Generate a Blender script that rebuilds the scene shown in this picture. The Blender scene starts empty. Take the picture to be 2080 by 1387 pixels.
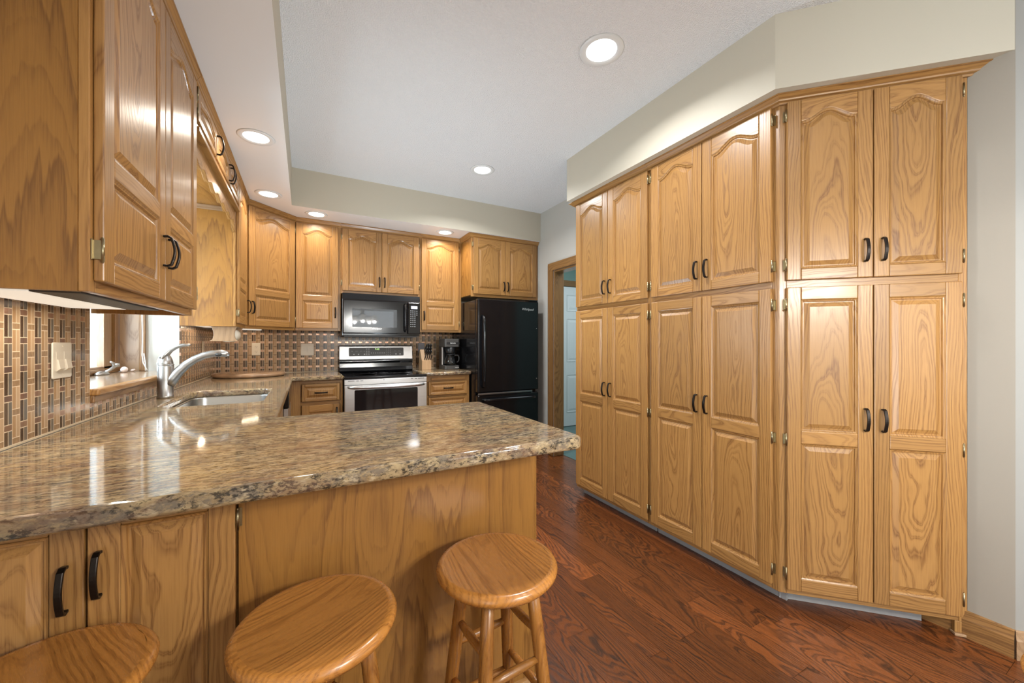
import bpy, math, random
from mathutils import Vector, Matrix
random.seed(7)
S = bpy.context.scene
COL = S.collection
PI = math.pi

# ------------------------------------------------------------------ camera
H = 1.2571
cam_d = bpy.data.cameras.new('camera'); cam = bpy.data.objects.new('camera', cam_d); COL.objects.link(cam)
cam.location = (0, 0, H); cam.rotation_euler = (PI/2, 0, -math.radians(28.1876))
cam_d.sensor_width = 36; cam_d.sensor_fit = 'HORIZONTAL'
cam_d.lens = 784.16/2080*36; cam_d.shift_y = (696.65-693.5)/2080
cam_d.clip_start = .02
S.camera = cam
S.view_settings.view_transform = 'Standard'; S.view_settings.look = 'None'
S.view_settings.gamma = 1; S.view_settings.use_curve_mapping = False
S.view_settings.exposure = 0.0
S.view_settings.use_white_balance = True; S.view_settings.white_balance_temperature = 6100; S.view_settings.white_balance_tint = 10

# ------------------------------------------------------------------ world + large lights
w = bpy.data.worlds.new('sky'); S.world = w; w.use_nodes = True
bg = w.node_tree.nodes['Background']; bg.inputs[0].default_value = (.86, .93, 1, 1); bg.inputs[1].default_value = 4.0

def area(name, loc, rot, sx, sy, power, col=(1, 1, 1), shape='RECTANGLE', parent=None, spread=PI):
    l = bpy.data.lights.new(name, 'AREA'); l.shape = shape; l.size = sx; l.size_y = sy; l.energy = power; l.color = col; l.spread = spread
    o = bpy.data.objects.new(name, l); COL.objects.link(o); o.location = loc; o.rotation_euler = rot
    if parent: o.parent = parent
    return o
# added area fills behind the camera for assumed daylight; the walls there are solid,
# then an area light for daylight through the window over the sink
area('dining_fill_left', (-.70, -1.25, 1.25), (0, -PI/2, 0), 2.1, 1.9, 58, (.88, .96, 1), spread=math.radians(115))  # added fill along the left wall
area('dining_fill_rear', (1.2, -2.55, 1.45), (PI/2, 0, 0), 1.8, 1.3, 17, (.88, .96, 1))  # added fill before the rear wall, which has no window
area('daylight_sink_window', (-1.16, 2.60, 1.62), (0, -PI/2, 0), .95, .9, 46, (.84, .94, 1))
# added fill spot, unseen behind the peninsula, aimed up to brighten the kitchen ceiling
fl = bpy.data.lights.new('ceiling_fill_spot', 'SPOT'); fl.energy = 100; fl.color = (.84, .95, 1); fl.spot_size = math.radians(150); fl.spot_blend = 1; fl.shadow_soft_size = .03
fo = bpy.data.objects.new('ceiling_fill_spot', fl); COL.objects.link(fo); fo.location = (.9, 2.75, .5); fo.rotation_euler = (PI, 0, 0)

# ------------------------------------------------------------------ key dimensions
XL, YB, C = -.749, 4.504, .96
XR, XP = 2.434, 2.0066
XF = -.437; YU = YB-.312; YFC = 3.891
ZS, ZC = 2.445, 2.774
XPS, ZPS = 1.9131, 2.4297
UB = 1.376

# ------------------------------------------------------------------ node helpers
class NT:
    def __init__(s, name):
        s.m = bpy.data.materials.new(name); s.m.use_nodes = True; s.t = s.m.node_tree
        s.b = s.t.nodes['Principled BSDF']
    def n(s, typ, **kw):
        nd = s.t.nodes.new('ShaderNode'+typ)
        for k, v in kw.items(): setattr(nd, k, v)
        return nd
    def l(s, a, b): s.t.links.new(a, b)
    def val(s, sock, v):
        if hasattr(v, 'is_linked') or isinstance(v, bpy.types.NodeSocket): s.l(v, sock)
        else: sock.default_value = v
    def math(s, op, a, b=None, c=None, clamp=False):
        nd = s.n('Math', operation=op); nd.use_clamp = clamp
        s.val(nd.inputs[0], a)
        if b is not None: s.val(nd.inputs[1], b)
        if c is not None: s.val(nd.inputs[2], c)
        return nd.outputs[0]
    def comb(s, x, y, z):
        nd = s.n('CombineXYZ'); s.val(nd.inputs[0], x); s.val(nd.inputs[1], y); s.val(nd.inputs[2], z); return nd.outputs[0]
    def noise(s, vec, scale, detail=2, rough=.5):
        nd = s.n('TexNoise'); s.l(vec, nd.inputs['Vector']); nd.inputs['Scale'].default_value = scale
        nd.inputs['Detail'].default_value = detail; nd.inputs['Roughness'].default_value = rough; return nd.outputs[0]
    def mix(s, f, a, b):
        nd = s.n('MixRGB'); s.val(nd.inputs[0], f)
        s.val(nd.inputs[1], a if not isinstance(a, tuple) else (*a, 1)); s.val(nd.inputs[2], b if not isinstance(b, tuple) else (*b, 1)); return nd.outputs[0]
    def ramp(s, f, stops, interp='LINEAR'):
        nd = s.n('ValToRGB'); s.val(nd.inputs[0], f); r = nd.color_ramp; r.interpolation = interp
        while len(r.elements) < len(stops): r.elements.new(.5)
        for e, (p, c) in zip(r.elements, stops):
            e.position = p; e.color = (c, c, c, 1) if isinstance(c, (int, float)) else (*c, 1)
        return nd.outputs[0]
    def attr(s, name):
        nd = s.n('Attribute'); nd.attribute_name = name; return nd
    def bump(s, h, strength, dist=.002):
        nd = s.n('Bump'); nd.inputs['Strength'].default_value = strength; nd.inputs['Distance'].default_value = dist
        s.l(h, nd.inputs['Height']); s.l(nd.outputs[0], s.b.inputs['Normal'])
    def set(s, col=None, rough=None, metal=None, **kw):
        if col is not None: s.val(s.b.inputs['Base Color'], (*col, 1) if isinstance(col, tuple) else col)
        if rough is not None: s.val(s.b.inputs['Roughness'], rough)
        if metal is not None: s.val(s.b.inputs['Metallic'], metal)
        for k, v in kw.items(): s.val(s.b.inputs[k.replace('_', ' ')], v)
        return s.m

def simple(name, col, rough=.5, metal=0, vary=.04, vscale=18, **kw):
    N = NT(name); tc = N.n('TexCoord')
    f = N.noise(tc.outputs['Object'], vscale, 3)
    c = N.mix(f, tuple(v*(1-vary) for v in col), tuple(min(1, v*(1+vary)) for v in col))
    return N.set(c, rough, metal, **kw)

def wood(name, light, dark, ring=.011, slope=.09, rough=.3, porek=.6, ringk=.85, tonek=.25, coat=.2, veneer=False):
    N = NT(name)
    at = N.attr('grain'); sx = N.n('SeparateXYZ'); N.l(at.outputs['Vector'], sx.inputs[0])
    u, wv, v = sx.outputs
    tone = N.attr('tone').outputs['Fac']
    low = N.comb(N.math('MULTIPLY', u, 5.0), N.math('MULTIPLY', wv, 5.0), N.math('MULTIPLY', v, 1.4))
    n1 = N.noise(low, 1.0, 2, .5)
    n2 = N.noise(N.comb(N.math('MULTIPLY', u, 9.0), N.math('ADD', wv, 7.3), N.math('MULTIPLY', v, 3.2)), 1.0, 2, .5)
    U = N.math('MULTIPLY_ADD', N.math('SUBTRACT', n1, .5), .07, u)
    W = N.math('ADD', N.math('MULTIPLY_ADD', v, slope, wv), N.math('MULTIPLY', N.math('SUBTRACT', n2, .5), .075))
    r = N.math('SQRT', N.math('ADD', N.math('MULTIPLY', U, U), N.math('MULTIPLY', W, W)))
    fine = N.noise(N.comb(N.math('MULTIPLY', u, 60), N.math('MULTIPLY', wv, 60), N.math('MULTIPLY', v, 9)), 1.0, 2, .6)
    r = N.math('MULTIPLY_ADD', N.math('SUBTRACT', fine, .5), ring*.5, r)
    rv = N.noise(N.comb(N.math('MULTIPLY', r, .45/ring), 3.7, 0.0), 1.0, 1)
    r = N.math('MULTIPLY_ADD', N.math('SUBTRACT', rv, .5), ring*1.8, r)
    sn = N.math('SINE', N.math('MULTIPLY', r, 2*PI/ring))
    amp = N.ramp(N.noise(N.comb(N.math('MULTIPLY', r, .8/ring), 9.1, N.math('MULTIPLY', v, .8)), 1.0, 2), [(.30, .3), (.62, 1.0)])
    band = N.math('MULTIPLY', amp, N.ramp(N.math('MULTIPLY_ADD', sn, .5, .5), [(.0, 0.0), (.45, .12), (.8, .75), (.93, 1.0), (1.0, .55)]))
    if veneer:
        h = N.noise(N.comb(N.math('MULTIPLY', u, 3.0), N.math('ADD', N.math('MULTIPLY', wv, .5), 2.2), N.math('MULTIPLY', v, .75)), 1.0, 1, .4)
        jag = N.noise(N.comb(N.math('MULTIPLY', u, 45), 1.3, N.math('MULTIPLY', v, 2.6)), 1.0, 2, .6)
        q = N.math('FRACT', N.math('ADD', N.math('MULTIPLY', h, 12.0), N.math('MULTIPLY', jag, .9)))
        band = N.ramp(q, [(0., .05), (.06, .95), (.20, .45), (.45, .08), (1., 0.)])
    if veneer:
        fl2 = N.ramp(N.math('FRACT', N.math('ADD', N.math('MULTIPLY', h, 41.0), N.math('MULTIPLY', jag, 1.1))), [(0., 0.), (.08, .42), (.4, .08), (1., 0.)])
        band = N.math('MAXIMUM', band, fl2)
    pore = N.noise(N.comb(N.math('MULTIPLY', u, 420), N.math('MULTIPLY', wv, 420), N.math('MULTIPLY', v, 11)), 1.0, 2, .65)
    pore = N.ramp(pore, [(.44, 0.0), (.62, 1.0)])
    big = N.noise(N.comb(N.math('MULTIPLY', u, 3), wv, N.math('MULTIPLY', v, .5)), 1.0, 2)
    fac = N.math('ADD', N.math('MULTIPLY', band, ringk), N.math('MULTIPLY', N.math('MULTIPLY', pore, N.math('MULTIPLY_ADD', band, .7, .3)), porek))
    fac = N.math('MULTIPLY', fac, .95, clamp=True)
    base = N.mix(big, tuple(c*.93 for c in light), tuple(min(1, c*1.07) for c in light))
    col = N.mix(fac, base, dark)
    hv = N.n('HueSaturation'); N.l(col, hv.inputs['Color'])
    N.l(N.math('MULTIPLY_ADD', N.math('SUBTRACT', tone, .5), tonek, 1.0), hv.inputs['Value'])
    N.set(hv.outputs[0], N.math('MULTIPLY_ADD', fac, .12, rough))
    N.b.inputs['Coat Weight'].default_value = coat; N.b.inputs['Coat Roughness'].default_value = .2
    N.bump(N.math('SUBTRACT', 1.0, fac), .10, .0012)
    return N.m

OAK = wood('oak_honey', (.39, .204, .061), (.198, .086, .022), ringk=.72)
OAKV = wood('oak_veneer', (.36, .170, .034), (.20, .085, .015), rough=.36, ringk=.85, veneer=True)
OAKS = wood('oak_stool', (.50, .215, .045), (.24, .085, .014), ring=.011, rough=.26, tonek=.75, coat=.4, ringk=.55)
OAKT = wood('oak_trim', (.28, .145, .048), (.15, .07, .023))
OAKP = wood('oak_pale', (.37, .235, .13), (.24, .14, .07), ring=.022, slope=.14)
FLOORW = wood('floor_wood', (.170, .050, .012), (.024, .0075, .0025), ring=.0085, slope=.10, rough=.27, ringk=.8, porek=.8, tonek=1.0, coat=.1)

WALL = simple('paint_beige', (.545, .50, .40), .6, vary=.012, vscale=3)
WALLW = simple('paint_pale', (.50, .485, .44), .6, vary=.012, vscale=3)
WALLD = simple('paint_pale_shaded', (.325, .315, .29), .6, vary=.012, vscale=3)  # copy of the pale paint, shade put into the colour against nearby lamps
SOFW = simple('paint_soffit_white', (.80, .79, .775), .38, vary=.01, vscale=3)
HALLP = simple('paint_teal', (.20, .30, .26), .6, vary=.02)
WHITE = simple('paint_white', (.74, .75, .74), .35, vary=.01)
TEALT = simple('floor_teal', (.09, .16, .15), .3, vary=.3, vscale=4)
IVORY = simple('ivory_plastic', (.68, .61, .50), .3, vary=.01)
BLACK = simple('black_gloss', (.006, .006, .007), .13, vary=.1)
BLACKM = simple('black_plastic', (.012, .012, .013), .35, vary=.2)
DARKG = simple('dark_grey_plastic', (.055, .052, .048), .4, vary=.1)
BRONZE = simple('bronze_dark', (.02, .015, .012), .32, .7, vary=.3)
BRASS = simple('brass_antique', (.36, .30, .18), .32, 1, vary=.2, vscale=60)
NICKEL = simple('brushed_nickel', (.46, .46, .455), .34, 1, vary=.06, vscale=40)
GREYV = simple('grey_vinyl', (.29, .285, .28), .38, vary=.12, vscale=30)
CORDW = simple('white_cord', (.8, .79, .76), .5)
PAPER = simple('paper', (.72, .67, .56), .8)
SHELL = simple('shell', (.85, .72, .66), .35, vary=.12, vscale=120)
BLOCKW = wood('knife_block_wood', (.56, .36, .19), (.42, .25, .12), ring=.012, rough=.45, coat=0)
GREYD = simple('fixture_grey', (.06, .057, .055), .5)

def mk_steel(name, col=(.55, .55, .55), r=.3, axis=2):
    N = NT(name); tc = N.n('TexCoord'); mp = N.n('Mapping'); N.l(tc.outputs['Object'], mp.inputs[0])
    sc = [220, 220, 220]; sc[axis] = 3; mp.inputs['Scale'].default_value = sc
    f = N.noise(mp.outputs[0], 1.0, 3)
    return N.set(N.mix(f, tuple(c*.92 for c in col), col), N.math('MULTIPLY_ADD', f, .12, r-.06), 1.0)
STEEL = mk_steel('stainless', (.60, .60, .60), .32, 0)
SINKS = mk_steel('stainless_sink', (.42, .42, .41), .30, 1)

def mk_ceiling():
    N = NT('ceiling_texture'); tc = N.n('TexCoord')
    a = N.noise(tc.outputs['Object'], 150, 2, .5)
    N.set((.86, .86, .86), .8); N.bump(N.ramp(a, [(.4, 0.), (.65, 1.)]), .75, .005); return N.m
CEIL = mk_ceiling()

def mk_granite():
    N = NT('granite'); tc = N.n('TexCoord'); mp = N.n('Mapping'); N.l(tc.outputs['Object'], mp.inputs[0])
    mp.inputs['Scale'].default_value = (.55, 1.7, 1.0); mp.inputs['Rotation'].default_value = (0, 0, .15)
    P = mp.outputs[0]
    big = N.noise(P, 3.0, 4, .6); mid = N.noise(P, 42, 5, .7); fin = N.noise(P, 125, 4, .72); grey = N.noise(P, 24, 5, .74)
    base = N.mix(N.ramp(big, [(.38, 0.), (.62, 1.)]), (0.290, 0.229, 0.156), (0.417, 0.276, 0.119))
    base = N.mix(N.ramp(mid, [(.42, 0.), (.60, 1.)]), base, (0.493, 0.377, 0.213))
    base = N.mix(N.ramp(grey, [(.49, 0.), (.57, .9)]), base, (0.198, 0.159, 0.121))
    dark = N.math('MULTIPLY', N.ramp(fin, [(.47, 0.), (.53, 1.)]), N.ramp(N.noise(P, 45, 4, .7), [(.45, 0.), (.55, 1.)]))
    base = N.mix(N.math('MULTIPLY', dark, .9), base, (0.029, 0.025, 0.020))
    lite = N.ramp(N.noise(P, 55, 3, .65), [(.58, 0.), (.66, .75)])
    base = N.mix(lite, base, (0.600, 0.488, 0.327))
    vein = N.noise(P, 1.7, 6, .7)
    base = N.mix(N.ramp(vein, [(.47, 0.), (.5, .45), (.53, 0.)]), base, (0.214, 0.106, 0.062))
    N.set(base, .07); N.b.inputs['Specular IOR Level'].default_value = .6
    return N.m
GRANITE = mk_granite()

def mk_tile():
    N = NT('mosaic_tile'); at = N.attr('grain'); sx = N.n('SeparateXYZ'); N.l(at.outputs['Vector'], sx.inputs[0])
    u, _, v = sx.outputs
    PT, VP, HB, G = .0347, .083, .0185, .0011
    cu = N.math('DIVIDE', u, PT); ci = N.math('FLOOR', cu); fu = N.math('MULTIPLY', N.math('FRACT', cu), PT)
    par = N.math('MODULO', N.math('ABSOLUTE', ci), 2.0)          # 0 = dark columns
    vv = N.math('DIVIDE', N.math('ADD', N.math('SUBTRACT', v, 1.2645-HB/2-VP*20), N.math('MULTIPLY', par, VP/2)), VP)
    ri = N.math('FLOOR', vv); fv = N.math('MULTIPLY', N.math('FRACT', vv), VP)
    isb = N.math('LESS_THAN', fv, HB)
    half = N.math('GREATER_THAN', fu, PT/2)
    def edge(x, a): return N.math('LESS_THAN', N.math('ABSOLUTE', N.math('SUBTRACT', x, a)), G)
    g = N.math('MAXIMUM', edge(fu, 0.0), edge(fu, PT))
    g = N.math('MAXIMUM', g, N.math('MAXIMUM', edge(fv, 0.0), N.math('MAXIMUM', edge(fv, VP), edge(fv, HB))))
    g = N.math('MAXIMUM', g, N.math('MULTIPLY', edge(fu, PT/2), N.math('SUBTRACT', 1.0, isb)))
    wn = N.n('TexWhiteNoise'); N.l(N.comb(N.math('ADD', ci, N.math('MULTIPLY', half, .37)), ri, isb), wn.inputs['Vector']); rnd = wn.outputs['Value']
    st = N.noise(N.comb(N.math('MULTIPLY', u, 150), rnd, N.math('MULTIPLY', v, 60)), 1, 3)
    darkc = N.mix(half, (.062, .036, .021), (.125, .108, .088))
    tanc = N.mix(half, (.36, .215, .105), (.44, .295, .17))
    stick = N.mix(par, darkc, tanc)
    stick = N.mix(N.math('MULTIPLY', rnd, .25), stick, N.mix(st, (.12, .07, .04), (.42, .27, .15)))
    copper = N.ramp(rnd, [(0., (.42, .22, .14)), (.5, (.55, .36, .25)), (1., (.34, .21, .16))])
    stone = N.mix(st, (.17, .095, .045), (.38, .25, .14))
    block = N.mix(par, copper, stone)
    col = N.mix(isb, stick, block)
    col = N.mix(g, col, (.60, .46, .31))
    met = N.math('MULTIPLY', N.math('MULTIPLY', isb, N.math('SUBTRACT', 1.0, par)), N.math('SUBTRACT', 1.0, g))
    N.set(col, N.math('MULTIPLY_ADD', g, .5, N.math('MULTIPLY_ADD', met, .12, .16)), N.math('MULTIPLY', met, .8))
    N.bump(N.math('SUBTRACT', 1.0, g), .5, .0015)
    return N.m
TILE = mk_tile()

def emit(name, col, st):
    N = NT(name); N.set((.8, .8, .8), .5); N.b.inputs['Emission Color'].default_value = (*col, 1); N.b.inputs['Emission Strength'].default_value = st; return N.m
LENS = emit('lamp_lens', (1, .97, .92), 6)
UCL = emit('undercabinet_diffuser', (1, .88, .70), .55)
SHADE = emit('glass_shade', (1, .86, .62), 2.2)
DIGG = emit('digits_green', (.45, .9, .1), 1.2)
DIGB = emit('display_blue', (.25, .35, .8), .8)
MARK = simple('button_print', (.55, .56, .56), .5)
LOGO = simple('logo_silver', (.62, .62, .62), .3, .6)
def mk_glass(name, col=(1, 1, 1), rough=0.0):
    N = NT(name); N.set(col, rough); N.b.inputs['Transmission Weight'].default_value = 1; N.b.inputs['IOR'].default_value = 1.45; return N.m
def mk_pane():
    N = NT('window_pane'); tr = N.n('BsdfTransparent'); tr.inputs[0].default_value = (.96, .98, .97, 1); gl = N.n('BsdfGlossy'); gl.inputs['Roughness'].default_value = .01
    fr_ = N.n('Fresnel'); fr_.inputs[0].default_value = 1.45; mx = N.n('MixShader'); ge = N.n('NewGeometry'); N.l(N.math('MULTIPLY', fr_.outputs[0], N.math('SUBTRACT', 1.0, ge.outputs['Backfacing'])), mx.inputs[0]); N.l(tr.outputs[0], mx.inputs[1]); N.l(gl.outputs[0], mx.inputs[2])
    N.l(mx.outputs[0], N.t.nodes['Material Output'].inputs['Surface']); return N.m
GLASS = mk_pane()
SMOKE = simple('microwave_window', (.10, .105, .11), .02, vary=.05)
OVENG = simple('oven_glass', (.008, .008, .01), .05)

# ------------------------------------------------------------------ mesh builder
def rgrain(style):
    s = random.choice((-1, 1))
    if style == 'flat': return (random.uniform(-.035, .035), random.uniform(-.03, .05), random.uniform(-.6, .6))
    if style == 'straight': return (s*random.uniform(.14, .4), random.uniform(-.1, .1), random.uniform(-2, 2))
    return (random.uniform(-.12, .12), random.uniform(-.05, .05), random.uniform(-1, 1))
class MB:
    def __init__(s): s.v = []; s.f = []; s.m = []; s.g = []; s.t = []; s.sm = []
    def add(s, vs, fs, g='z', style='mid', mat=0, tone=None, smooth=False, off=None):
        o = len(s.v); s.v += [tuple(p) for p in vs]
        d = off or rgrain(style); tone = random.random() if tone is None else tone
        xs = [p[0] for p in vs]; ys = [p[1] for p in vs]; zs = [p[2] for p in vs]
        c = [(min(a)+max(a))/2 for a in (xs, ys, zs)]
        for f in fs:
            s.f.append([i+o for i in f]); s.m.append(mat); s.t.append(tone); s.sm.append(smooth)
            for i in f:
                x, y, z = (vs[i][k]-c[k] for k in range(3))
                if g == 'z': q = (x, y, z)
                elif g == 'x': q = (z, y, x)
                elif g == 'Y': q = (y, x, z)      # board whose wide face lies in the y-z plane
                else: q = (x, z, y)
                s.g.append((q[0]+d[0], q[1]+d[1], q[2]+d[2]))
    def box(s, x0, x1, y0, y1, z0, z1, **k):
        vs = [(x0, y0, z0), (x1, y0, z0), (x1, y1, z0), (x0, y1, z0), (x0, y0, z1), (x1, y0, z1), (x1, y1, z1), (x0, y1, z1)]
        s.add(vs, [(0, 3, 2, 1), (4, 5, 6, 7), (0, 1, 5, 4), (1, 2, 6, 5), (2, 3, 7, 6), (3, 0, 4, 7)], **k)
    def prism_y(s, poly, y0, y1, **k):   # poly in (x,z), counter-clockwise seen from -y
        n = len(poly); vs = [(p[0], y0, p[1]) for p in poly]+[(p[0], y1, p[1]) for p in poly]
        fs = [tuple(range(n)), tuple(range(2*n-1, n-1, -1))]+[(i, i+n, (i+1) % n+n, (i+1) % n) for i in range(n)]
        s.add(vs, fs, **k)
    def prism_x(s, poly, x0, x1, **k):   # poly in (y,z)
        n = len(poly); vs = [(x0, p[0], p[1]) for p in poly]+[(x1, p[0], p[1]) for p in poly]
        fs = [tuple(range(n-1, -1, -1)), tuple(range(n, 2*n))]+[(i, (i+1) % n, (i+1) % n+n, i+n) for i in range(n)]
        s.add(vs, fs, **k)
    def prism_z(s, poly, z0, z1, **k):   # poly in (x,y) ccw
        n = len(poly); vs = [(p[0], p[1], z0) for p in poly]+[(p[0], p[1], z1) for p in poly]
        fs = [tuple(range(n-1, -1, -1)), tuple(range(n, 2*n))]+[(i, (i+1) % n, (i+1) % n+n, i+n) for i in range(n)]
        s.add(vs, fs, **k)
    def lathe(s, prof, c=(0, 0, 0), n=32, axis='z', **k):   # prof: (r,h)
        k.setdefault('smooth', True)
        vs = []; fs = []
        for r, h in prof:
            for i in range(n):
                a = 2*PI*i/n; p = (r*math.cos(a), r*math.sin(a), h)
                if axis == 'x': p = (p[2], p[0], p[1])
                if axis == 'y': p = (p[1], p[2], p[0])
                vs.append((c[0]+p[0], c[1]+p[1], c[2]+p[2]))
        m = len(prof)
        for j in range(m-1):
            for i in range(n): fs.append((j*n+i, j*n+(i+1) % n, (j+1)*n+(i+1) % n, (j+1)*n+i))
        if prof[0][0] > 1e-6: fs.append(tuple(range(n-1, -1, -1)))
        if prof[-1][0] > 1e-6: fs.append(tuple((m-1)*n+i for i in range(n)))
        s.add(vs, fs, **k)
    def tube(s, pts, rad, n=12, sec=None, cap=True, **k):   # pts polyline, rad float or list
        k.setdefault('smooth', True)
        pts = [Vector(p) for p in pts]; rs = rad if isinstance(rad, (list, tuple)) else [rad]*len(pts)
        vs = []; fs = []; up = None
        for i, p in enumerate(pts):
            d = (pts[min(i+1, len(pts)-1)]-pts[max(i-1, 0)]).normalized()
            if up is None:
                up = Vector((0, 0, 1)) if abs(d.z) < .9 else Vector((1, 0, 0))
            a = d.cross(up).normalized(); b = a.cross(d).normalized(); up = b
            for j in range(n):
                t = 2*PI*j/n
                q = (math.cos(t), math.sin(t))
                if sec: q = (q[0]*sec[0], q[1]*sec[1])
                vs.append(tuple(p+(a*q[0]+b*q[1])*rs[i]))
        for i in range(len(pts)-1):
            for j in range(n): fs.append((i*n+j, i*n+(j+1) % n, (i+1)*n+(j+1) % n, (i+1)*n+j))
        if cap: fs += [tuple(range(n-1, -1, -1)), tuple((len(pts)-1)*n+j for j in range(n))]
        s.add(vs, fs, **k)
    def bar(s, pts, hw, ht, wdir, **k):   # rectangular section swept along pts; wdir = width direction
        pts = [Vector(p) for p in pts]; wd = Vector(wdir).normalized(); vs = []; fs = []
        for i, p in enumerate(pts):
            d = (pts[min(i+1, len(pts)-1)]-pts[max(i-1, 0)]).normalized(); nn = d.cross(wd).normalized()
            for sx, sy in ((-1, -1), (1, -1), (1, 1), (-1, 1)): vs.append(tuple(p+wd*hw*sx+nn*ht*sy))
        for i in range(len(pts)-1):
            for j in range(4): fs.append((i*4+j, i*4+(j+1) % 4, (i+1)*4+(j+1) % 4, (i+1)*4+j))
        e = (len(pts)-1)*4; fs += [(3, 2, 1, 0), (e, e+1, e+2, e+3)]
        s.add(vs, fs, **k)
    def build(s, name, mats, parent=None, bevel=0, seg=2, weld=False):
        me = bpy.data.meshes.new(name); me.from_pydata(s.v, [], s.f)
        for m in (mats if isinstance(mats, (list, tuple)) else [mats]): me.materials.append(m)
        me.polygons.foreach_set('material_index', s.m); me.polygons.foreach_set('use_smooth', s.sm)
        a = me.attributes.new('grain', 'FLOAT_VECTOR', 'CORNER'); a.data.foreach_set('vector', [c for g in s.g for c in g])
        b = me.attributes.new('tone', 'FLOAT', 'FACE'); b.data.foreach_set('value', s.t)
        me.update()
        import bmesh
        bm = bmesh.new(); bm.from_mesh(me); bmesh.ops.recalc_face_normals(bm, faces=bm.faces); bm.to_mesh(me); bm.free()
        o = bpy.data.objects.new(name, me); COL.objects.link(o)
        if parent: o.parent = parent
        if bevel:
            md = o.modifiers.new('bevel', 'BEVEL'); md.width = bevel; md.segments = seg; md.limit_method = 'ANGLE'; md.angle_limit = math.radians(40); md.harden_normals = False
        return o

def thing(name, label, cat, loc=(0, 0, 0), rz=0, group=None):
    o = bpy.data.objects.new(name, None); COL.objects.link(o); o.empty_display_size = .05
    o.location = loc; o.rotation_euler = (0, 0, rz); return tag(o, label, cat, group)
def tag(o, label, cat, group=None):
    o['label'] = label; o['category'] = cat
    if group: o['group'] = group
    return o
def struct(o): o['kind'] = 'structure'; return o
def text(name, s, size, mat, parent, loc, rot, shear=0, ext=.0006, align='CENTER'):
    c = bpy.data.curves.new(name, 'FONT'); c.body = s; c.size = size; c.shear = shear; c.extrude = ext; c.align_x = align; c.align_y = 'CENTER'
    t = bpy.data.objects.new(name+'_tmp', c); COL.objects.link(t)
    bpy.context.view_layer.update()
    me = bpy.data.meshes.new_from_object(t.evaluated_get(bpy.context.evaluated_depsgraph_get()))
    bpy.data.objects.remove(t); bpy.data.curves.remove(c)
    o = bpy.data.objects.new(name, me); COL.objects.link(o); me.materials.clear(); me.materials.append(mat)
    o.parent = parent; o.location = loc; o.rotation_euler = rot
    return o

# ------------------------------------------------------------------ room shell
def floor_planks():
    mb = MB(); x = -.72-.127*3; rows = []
    pat = [.127, .098, .072, .12, .104, .09, .124]
    edges = [1.282, 1.406]
    # columns to the right of and to the left of the pale plank
    cols = [(1.282, 1.406)]
    x = 1.406; i = 0
    while x < 3.4: wd = pat[(i*3+1) % 7]; cols.append((x, x+wd)); x += wd; i += 1
    x = 1.282; i = 0
    while x > -.8: wd = pat[(i*2+2) % 7]; cols.append((x-wd, x)); x -= wd; i += 1
    for a, b in cols:
        y = -2.7-random.random()*.8
        ends = []
        if a == 1.282:
            ends = [(-2.7, -1.5, .3), (-1.5, -.4, .5), (-.4, .62, .35), (.62, 1.627, .28), (1.627, 2.6, .98), (2.6, 3.5, .4), (3.5, 4.6, .6)]
        else:
            while y < 4.6: L = random.uniform(.45, 1.25); ends.append((y, y+L, random.uniform(.2, .78))); y += L
        for y0, y1, tn in ends:
            y1 = min(y1, 4.62)
            if y1 <= y0: continue
            g = .0006
            vs = [(a+g, y0+g, 0), (b-g, y0+g, 0), (b-g, y1-g, 0), (a+g, y1-g, 0)]
            mb.add(vs, [(0, 1, 2, 3)], g='y', style='mid', tone=tn, off=(random.uniform(-.09, .09), random.uniform(-.05, .05)+.02, random.uniform(-2, 2)))
    mb.box(-.8, 3.5, -2.7, 4.62, -.06, -.0012, g='y', tone=.0)
    return struct(mb.build('floor', FLOORW))
floor_planks()

def shell(name, mat, fn): mb = MB(); fn(mb); return struct(mb.build(name, mat))
shell('ceiling', CEIL, lambda m: m.box(-.95, 4.5, -2.7, 4.85, ZC, ZC+.08))
WY0, WY1, WZ0, WZ1 = 2.109, 3.36, 1.055, 2.2
def wl(m):
    m.box(XL-.29, XL, -2.72, WY0, 0, ZC); m.box(XL-.29, XL, WY1, YB+.15, 0, ZC)
    m.box(XL-.29, XL, WY0, WY1, 0, WZ0-.002); m.box(XL-.29, XL, WY0, WY1, WZ1, ZC)
shell('wall_left', WALLW, wl)
shell('wall_back', WALL, lambda m: m.box(XL, XR+.12, YB, YB+.15, 0, ZC))
DY0, DY1, DZ = 2.72, 3.562, 2.062
def wr(m):
    m.box(XR, XR+.12, DY1, YB, 0, ZC); m.box(XR, XR+.12, DY0, DY1, DZ, ZC); m.box(XR, XR+.12, 1.25, DY0, 0, ZC)
    m.box(2.75, 2.87, .42, 1.25, 0, ZC); m.box(XR, 2.87, 1.25, 1.25+.001, 0, ZC)
shell('wall_right', WALLW, wr)
# angled wall: line x+y = 2.91 from (2.50,.41) towards the dining end
def wang(m):
    m.prism_z([(2.5, .41), (3.30, -.39), (3.40, -.29), (2.56, .55)], 0, ZC)
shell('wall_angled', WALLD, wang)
shell('wall_recess', simple('paint_recess_shaded', (.315, .28, .228), .6, vary=.012, vscale=3), lambda m: m.box(2.4995, 2.75, .409, .536, 0, ZC))  # wall paint again, darkened in its colour to offset strong light here
shell('wall_dining_right', WALL, lambda m: m.box(3.30, 3.42, -2.7, -.39, 0, ZC))
shell('wall_dining_rear', WALL, lambda m: m.box(-.75, 3.42, -2.72, -2.6, 0, ZC))
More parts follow.
